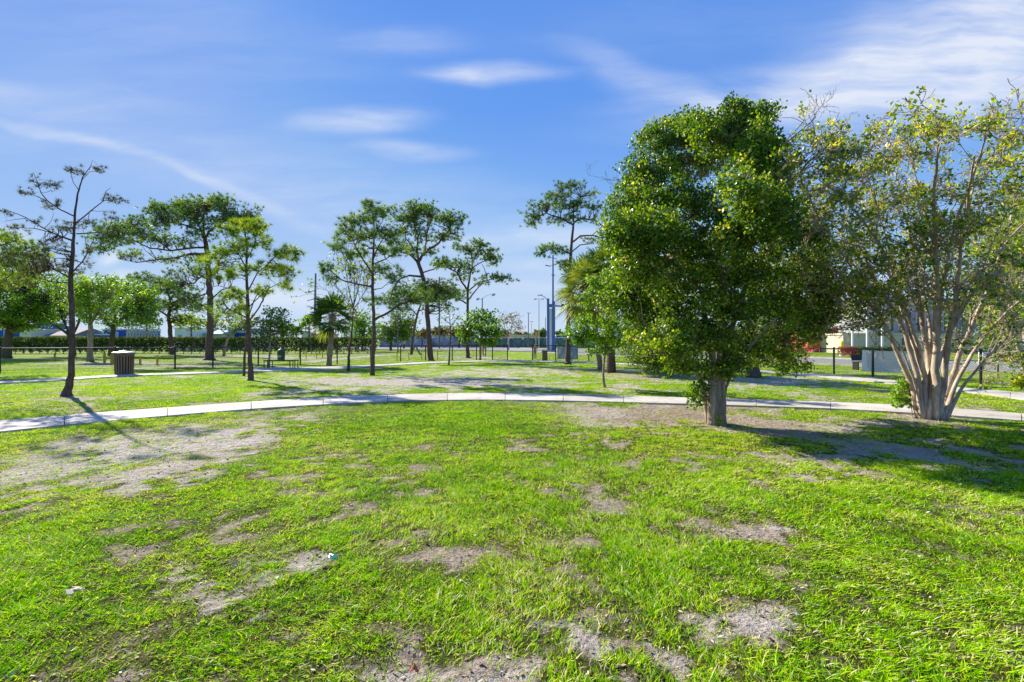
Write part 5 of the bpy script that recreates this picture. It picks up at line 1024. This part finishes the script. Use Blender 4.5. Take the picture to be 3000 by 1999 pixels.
def cabinet():
    c = G(2882,1066); r = thing('utility_cabinet', 'pale grey utility box on a pedestal across the road behind the right fence', 'utility box', c); m = MB(); m.box(c[0]-.22, c[0]+.22, c[1]-.15, c[1]+.15, .12, .85); m.build('body', WHITE, r)
    m = MB(); m.box(c[0]-.25, c[0]+.25, c[1]-.18, c[1]+.18, .851, .9); m.build('cap', GALV, r); m = MB(); m.box(c[0]-.27, c[0]+.27, c[1]-.2, c[1]+.2, 0, .119); m.build('plinth', CONC, r)
cabinet()
def hydrant():
    c = G(2876,1091); r = thing('fire_hydrant', 'small dull yellow hydrant between the fence post and the young tree', 'fire hydrant', c); HY = plain('hydrant_paint', (.45,.33,.10), .6)
    m = MB(); m._lathe(c, [(0,0),(.13,0),(.13,.04),(.085,.06),(.085,.45),(.115,.47),(.115,.50)], 14, .5); m.build('barrel', HY, r); m = MB(); m._lathe(c, [(.115,.501),(.10,.56),(.06,.61),(.02,.62),(.02,.66),(0,.66)], 14, .5); m.build('bonnet', HY, r, smooth=True)
    for s in (-1,1): m = MB(); m.tube([c+(s*.06,0,.36), c+(s*.16,0,.36)], .045, 8); m.build('nozzle', HY, r)
hydrant()
def side_bench():
    c = G(2516,1085.5); r = thing('park_bench', 'end of a small black bench showing left of the white banner outside the fence', 'bench', c)
    m = MB(); m.box(c[0]-.1, c[0]+1.5, c[1]-.05, c[1]+.35, .40, .44); m.build('seat', BLACK, r); m = MB(); m.obox(c+(.7,.40,.62), (.8,0,0), (0,.02,0), (0,.05,.14)); m.build('backrest', BLACK, r)
    for xx in (-.05,1.45): m = MB(); m.box(c[0]+xx-.03, c[0]+xx+.03, c[1]-.04, c[1]+.34, 0, .40); m.build('leg', BLACK, r)
side_bench()

# ------------------------------------------------------------------ people
def person(label, base, h, poseL, shirt, trousers, seed, facing=1, bag=False):
    c = G(*base); r = thing('person', label, 'person', c); s = h/1.75; ob = MB
    def sk(name, pts, edges, rad, mat, root_i=0):
        me = bpy.data.meshes.new(name); me.from_pydata([tuple(np.array(p)*s) for p in pts], edges, []); o = bpy.data.objects.new(name, me); COL.objects.link(o); o.parent = r
        mo = o.modifiers.new('skin', 'SKIN'); mo.use_smooth_shade = True
        for i, v in enumerate(me.skin_vertices[0].data): v.radius = (rad[i][0]*s, rad[i][1]*s); v.use_root = (i == root_i)
        su = o.modifiers.new('sub', 'SUBSURF'); su.levels = 1; su.render_levels = 2; me.materials.append(mat); return o
    st = poseL   # stride
    J = [(0,0,.95),(0,0,1.12),(0,0,1.38),(0,0,1.50),(0,.01,1.60),(0,.01,1.70),   # pelvis..head
         (-.19,0,1.41),(-.26,.05,1.14),(-.22,-.12,.95),(-.215,-.16,.86), (.19,0,1.41),(.26,-.03,1.14),(.24,.12,.95),(.235,.15,.86),
         (-.10,0,.90),(-.11,-.05-st*.2,.50),(-.11,st*.55,.08),(-.11,st*.55-.14,.03), (.10,0,.90),(.11,.02+st*.1,.50),(.11,-st*.35,.08),(.11,-st*.35-.14,.03)]
    E = [(0,1),(1,2),(2,3),(3,4),(4,5),(2,6),(6,7),(7,8),(8,9),(2,10),(10,11),(11,12),(12,13),(0,14),(14,15),(15,16),(16,17),(0,18),(18,19),(19,20),(20,21)]
    R = [(.13,.10),(.12,.09),(.15,.10),(.055,.055),(.085,.10),(.075,.09),(.06,.06),(.042,.042),(.032,.032),(.035,.02),(.06,.06),(.042,.042),(.032,.032),(.035,.02),(.09,.09),(.06,.06),(.042,.042),(.04,.03),(.09,.09),(.06,.06),(.042,.042),(.04,.03)]
    sk('body', J, E, R, SKIN)
    sk('shirt', [J[i] for i in (0,1,2,6,7,10,11)], [(0,1),(1,2),(2,3),(3,4),(2,5),(5,6)], [(.155,.12),(.145,.115),(.165,.125),(.075,.075),(.06,.06),(.075,.075),(.06,.06)], shirt)
    sk('trousers', [J[i] for i in (0,14,15,16,18,19,20)], [(0,1),(1,2),(2,3),(0,4),(4,5),(5,6)], [(.15,.12),(.11,.11),(.08,.08),(.065,.065),(.11,.11),(.08,.08),(.065,.065)], trousers)
    sk('hair', [(0,.03,1.66),(0,.03,1.73),(0,.02,1.77)], [(0,1),(1,2)], [(.09,.10),(.085,.095),(.04,.05)], HAIR)
    return r
NAVY = plain('navy_shirt', (.03,.05,.12), .9); KHAKI = plain('khaki_cloth', (.34,.26,.17), .9); PINK = plain('faded_pink_shirt', (.5,.22,.18), .9)
person('person in a dark navy top and khaki trousers walking behind the bushy little tree', (1419,1046.5), 1.75, 1.0, NAVY, KHAKI, 1)
person('small figure in a faded pink top standing behind the fence post right of centre', (1567,1053.5), 1.25, .3, PINK, KHAKI, 2)

# ------------------------------------------------------------------ windscreened fence across the road
def screen_mat(name, c0, c1, sc):
    m, nt, out = newmat(name); L = nt.links; v = objco(nt, (1, .2, 1), (0, math.radians(35), 0)); n = noise(nt, sc, 3, .5, v)
    c = ramp(nt, [(.35, c0), (.65, c1)], n.outputs['Fac']); b = nt.nodes.new('ShaderNodeBsdfPrincipled'); b.inputs['Roughness'].default_value = .7; L.new(c, b.inputs['Base Color']); L.new(b.outputs[0], out.inputs[0]); return m
SCR = screen_mat('green_windscreen_mesh', (.035,.10,.085), (.12,.22,.19), 1.4); SCRB = screen_mat('blue_grey_tarpaulin', (.10,.17,.26), (.42,.50,.56), .5)
def screen(label, pts, h, mat, seed, name='windscreen_fence'):
    rng = np.random.default_rng(seed); A = np.array(pts[0]); B = np.array(pts[1]); A[2] = B[2] = 0; L = np.linalg.norm(B-A); u = (B-A)/L; v = np.array([-u[1], u[0], 0]); root = thing(name, label, 'fence', (A+B)/2)
    m = max(int(L/.35), 8); k = 9; s, z = np.meshgrid(np.linspace(0, L, m), np.linspace(.08, h, k)); w = .16*np.sin(s*1.9 + z*1.6 + rng.uniform(0,6)) + .09*np.sin(s*4.3 - z*2.4) + .10*rng.standard_normal(s.shape)*.4
    V = A + u*s[..., None] + v*(-np.abs(w) - .02)[..., None]; V[..., 2] = z - .10*np.abs(np.sin(s*math.pi/3))*(z == z.max()); i = np.arange(k-1)[:, None]*m; j = np.arange(m-1)[None]
    mb = MB(); mb.add(V.reshape(-1,3), np.stack([i+j,i+j+1,i+m+j+1,i+m+j],-1).reshape(-1,4)); mb.build('screen', mat, root)
    r = MB(); r.tube([A + (0,0,h+.03), B + (0,0,h+.03)], .03, 5); r.build('top_rail', GALV, root)
    n = max(int(L/6), 2); 
    for q in range(n+1): p = A + u*L*q/n + v*.06; pm = MB(); pm.tube([p + (0,0,-.05), p + (0,0,h+.08)], .04, 6); pm.build('post', GALV, root)
screen('fence draped with sagging pale blue grey sheeting across the road left of centre', (P(1112,1016,104), P(1248,1017,104)), 2.3, SCRB, 1)
screen('fence with pale grey green screening behind the pine trunks at centre', (P(1249,1017,104), P(1405,1018,102)), 2.25, SCRB, 2)
screen('fence with dark green windscreen fabric left of the blue columns', (P(1406,1018,102), P(1612,1020,94)), 2.2, SCR, 3)
screen('fence with dark green windscreen fabric right of the blue columns', (P(1628,1020,94), P(1900,1022,84)), 2.2, SCR, 4)

# ------------------------------------------------------------------ buildings
def bmat(name, c, sc=.5): return plain(name, c, .85, var=.07, scale=sc)
def building(label, x0, x1, d, ytop, depth_m, wall, roof=None, windows=(), name='building', band=None, pitched=0, cat='building', extra=()):
    K = d/F; a = P(x0,0,d)[0]; b = P(x1,0,d)[0]; h = P(0,ytop,d)[2]; root = thing(name, label, cat, ((a+b)/2, d, 0))
    m = MB(); m.box(a, b, d, d+depth_m, -.1, h); m.build('wall', wall, root)
    rf = MB()
    if pitched: 
        V = [(a-.3,d-.4,h+.003),(b+.3,d-.4,h+.003),(b+.3,d+depth_m+.3,h+.003),(a-.3,d+depth_m+.3,h+.003),(a+(b-a)*.08,d+depth_m/2,h+pitched),(b-(b-a)*.08,d+depth_m/2,h+pitched)]
        rf.add(V, [(0,1,5,4),(2,3,4,5),(3,2,1,0)], [(1,2,5),(3,0,4)])
    else: rf.box(a-.12, b+.12, d-.12, d+depth_m+.12, h+.003, h+.22)
    rf.build('roof', roof or wall, root)
    for (wx0, wx1, wy0, wy1, mt) in windows:
        f = MB(); f.box(P(wx0,0,d)[0]-.06, P(wx1,0,d)[0]+.06, d-.05, d-.003, P(0,wy1,d)[2]-.06, P(0,wy0,d)[2]+.06); fo = f.build('window', WHITE, root)
        g = MB(); g.box(P(wx0,0,d)[0], P(wx1,0,d)[0], d-.07, d-.052, P(0,wy1,d)[2], P(0,wy0,d)[2]); go = g.build('pane', mt, root)
        go.parent = fo
    return root
BEIGE = bmat('beige_stucco', (.56,.50,.38)); GREYW = bmat('grey_cladding', (.34,.34,.36)); REDB = bmat('red_cladding', (.55,.06,.05)); BLUEW = bmat('blue_wall', (.03,.09,.42)); LBLUE = bmat('light_blue_wall', (.30,.48,.68)); CREAM = bmat('cream_wall', (.62,.58,.50)); PEACH = bmat('peach_wall', (.62,.40,.24))
GREENW = bmat('pale_green_wall', (.40,.55,.50)); GLASS = plain('dark_glass', (.03,.04,.06), .12, spec=.9); ROOFG = bmat('grey_roof', (.17,.16,.17)); BROWNW = bmat('brown_wall', (.38,.22,.13)); WHITEW = bmat('white_wall', (.72,.74,.78))
building('beige wall of the station building behind the white poles', 2470, 3100, 56, 982, 10, BEIGE, name='station_building', windows=[(2640,2660,990,1012,GLASS),(2700,2730,990,1015,GLASS)])
building('tall grey upper storey with vertical windows behind the pale many stemmed tree', 2540, 3050, 68, 880, 14, GREYW, roof=ROOFG, name='office_building', windows=[(x, x+9, 915, 972, GLASS) for x in range(2556, 2960, 26)])
building('red building with a dark doorway left of the yellow bollard', 2380, 2456, 60, 968, 8, REDB, name='shop_building', windows=[(2424,2440,982,1000,GLASS),(2395,2412,982,1000,GLASS)])
building('deep blue low building with pale columns at the far left', -120, 62, 80, 958, 10, BLUEW, roof=BLUEW, pitched=1.2)
for k, (x, mt) in enumerate(((20,LBLUE),(30,CREAM))):
    m = MB(); a = P(x-4,0,78.6)[0]; b = P(x+4,0,78.6)[0]; m.box(a, b, 78.3, 78.9, 0, P(0,952,78.6)[2]); tag(m.build('column', mt, loc=((a+b)/2,78.6,0)), ('light blue' if k == 0 else 'beige') + ' square column in front of the deep blue building', 'column')
building('beige tapered building right of the deep blue one', 58, 92, 76, 967, 6, CREAM, roof=CREAM)
building('low house with a long grey roof behind the hedge at left', 140, 212, 78, 984, 8, CREAM, roof=ROOFG, pitched=1.4, name='house')
building('low blue building behind the oak trunk', 216, 300, 82, 983, 8, BLUEW, roof=WHITEW)
building('blue building with a pale strip seen right of the oak trunk', 300, 372, 84, 968, 8, BLUEW, roof=WHITEW, windows=[(340,346,974,990,LBLUE)])
building('white building above the hedge just right of the mid pine trunk', 512, 548, 76, 964, 8, WHITEW, roof=WHITEW, windows=[(522,534,982,992,GREYW)])
building('long pale green building above the hedge behind the big pine', 549, 648, 80, 979, 10, GREENW, roof=GREENW, pitched=1.1)
building('white and blue building above the hedge behind the slim pine', 650, 735, 84, 968, 10, WHITEW, roof=BLUEW, windows=[(680,730,976,990,BLUEW)])
building('small cream utility block above the hedge', 884, 899, 80, 976, 3, CREAM, roof=CREAM); building('long peach coloured wall beside the cream block', 903, 960, 82, 982, 5, PEACH, roof=BROWNW)
building('pale blue flat building behind the draped sheeting', 1150, 1395, 135, 984, 12, LBLUE, roof=LBLUE, windows=[(1220,1245,988,996,BLUEW),(1330,1350,988,996,BLUEW)])
building('beige wall of a low building behind the green windscreen', 1495, 1600, 125, 984, 10, BEIGE, roof=CREAM, windows=[(1535,1541,986,996,GREYW)])
building('brown low building behind the pale twiggy tree', 1440, 1490, 128, 988, 8, BROWNW, roof=BROWNW)
building('blue and white low building right of the blue columns', 1630, 1760, 122, 984, 10, BLUEW, roof=WHITEW, windows=[(1634,1655,990,994,WHITEW)])
building('small building with a pinkish red roof far beyond the windscreen', 1512, 1534, 150, 979, 6, WHITEW, roof=bmat('faded_red_roof', (.62,.25,.22)), pitched=1.0)
building('white building across the road behind the trees at right', 1800, 2360, 90, 960, 12, WHITEW, roof=GREYW, windows=[(x, x+22, 975, 1000, GLASS) for x in range(1830, 2340, 60)])
def substation():
    d = 74.; K = d/F; c = P(420,1027,d); c[2] = 0; r = thing('substation_rack', 'pale steel lattice of an electrical yard above the hedge left of the mid pine', 'electrical frame', c); rng = np.random.default_rng(4)
    for x in np.arange(372, 470, 9.): m = MB(); m.tube([P(x,1027,d) * (1,1,0), P(x,962+rng.uniform(0,8),d)], .07, 4); m.build('upright', GALV, r)
    for y in (966, 975, 985): m = MB(); m.tube([P(370,y,d-.1), P(472,y,d-.1)], .06, 4); m.build('beam', GALV, r)
    m = MB()
    for x in np.arange(372, 462, 9.): m.tube([P(x,966,d-.2), P(x+9,985,d-.2)], .04, 3); m.tube([P(x+9,966,d-.3), P(x,985,d-.3)], .04, 3)
    m.build('bracing', GALV, r)
    for x in np.arange(378, 468, 11.): m = MB(); m._lathe(P(x,962,d), [(0,0),(.14,.02),(.10,.1),(.16,.14),(.1,.2),(.16,.26),(.05,.36),(0,.36)], 8, .5); m.build('insulator', WHITE, r)
substation()

# ------------------------------------------------------------------ small litter on the lawn
TEAL = plain('teal_plastic', (.0,.22,.15), .3, spec=.6)
def ribbon(label, pts, w, mat, name, cat, z=.035):
    mb = MB(); P_ = [np.array(G(*p)) + (0,0,zz) for p, zz in pts]
    for i in range(len(P_)-1):
        a, b = P_[i], P_[i+1]; n = unit(np.cross(b-a, (0.2*((-1)**i),0.3,1))); wa_, wb_ = w[i], w[i+1]
        mb.add([a-n*wa_, a+n*wa_, b+n*wb_, b-n*wb_, a-n*wa_+(0,0,.004), a+n*wa_+(0,0,.004), b+n*wb_+(0,0,.004), b-n*wb_+(0,0,.004)], [(0,1,2,3),(7,6,5,4),(0,3,7,4),(1,5,6,2)])
    return tag(mb.build(name, mat, loc=P_[0]), label, cat)
ribbon('crumpled teal green plastic scrap lying in the grass', [((938,1662),.03),((950,1660),.045),((963,1656),.05),((972,1652),.06),((982,1660),.05),((990,1658),.03)], [.012,.010,.006,.018,.022,.012], TEAL, 'plastic_scrap', 'litter')
PAPER = leafmat('dry_leaf', [(0,(.55,.47,.36)),(1,(.70,.62,.50))], .2, (1,1,1), .7, .2)
ribbon('curled pale dry leaf lying on the grass at lower left', [((203,1766),.045),((212,1756),.052),((224,1750),.05),((236,1744),.045)], [.010,.032,.034,.012], PAPER, 'fallen_leaf', 'leaf')
ribbon('reddish dry leaf on the soil at the bottom of the lawn', [((1200,1990),.03),((1212,1986),.05),((1226,1990),.03)], [.008,.020,.008], leafmat('red_leaf', [(0,(.30,.05,.03)),(1,(.45,.10,.05))], .1), 'fallen_leaf', 'leaf')
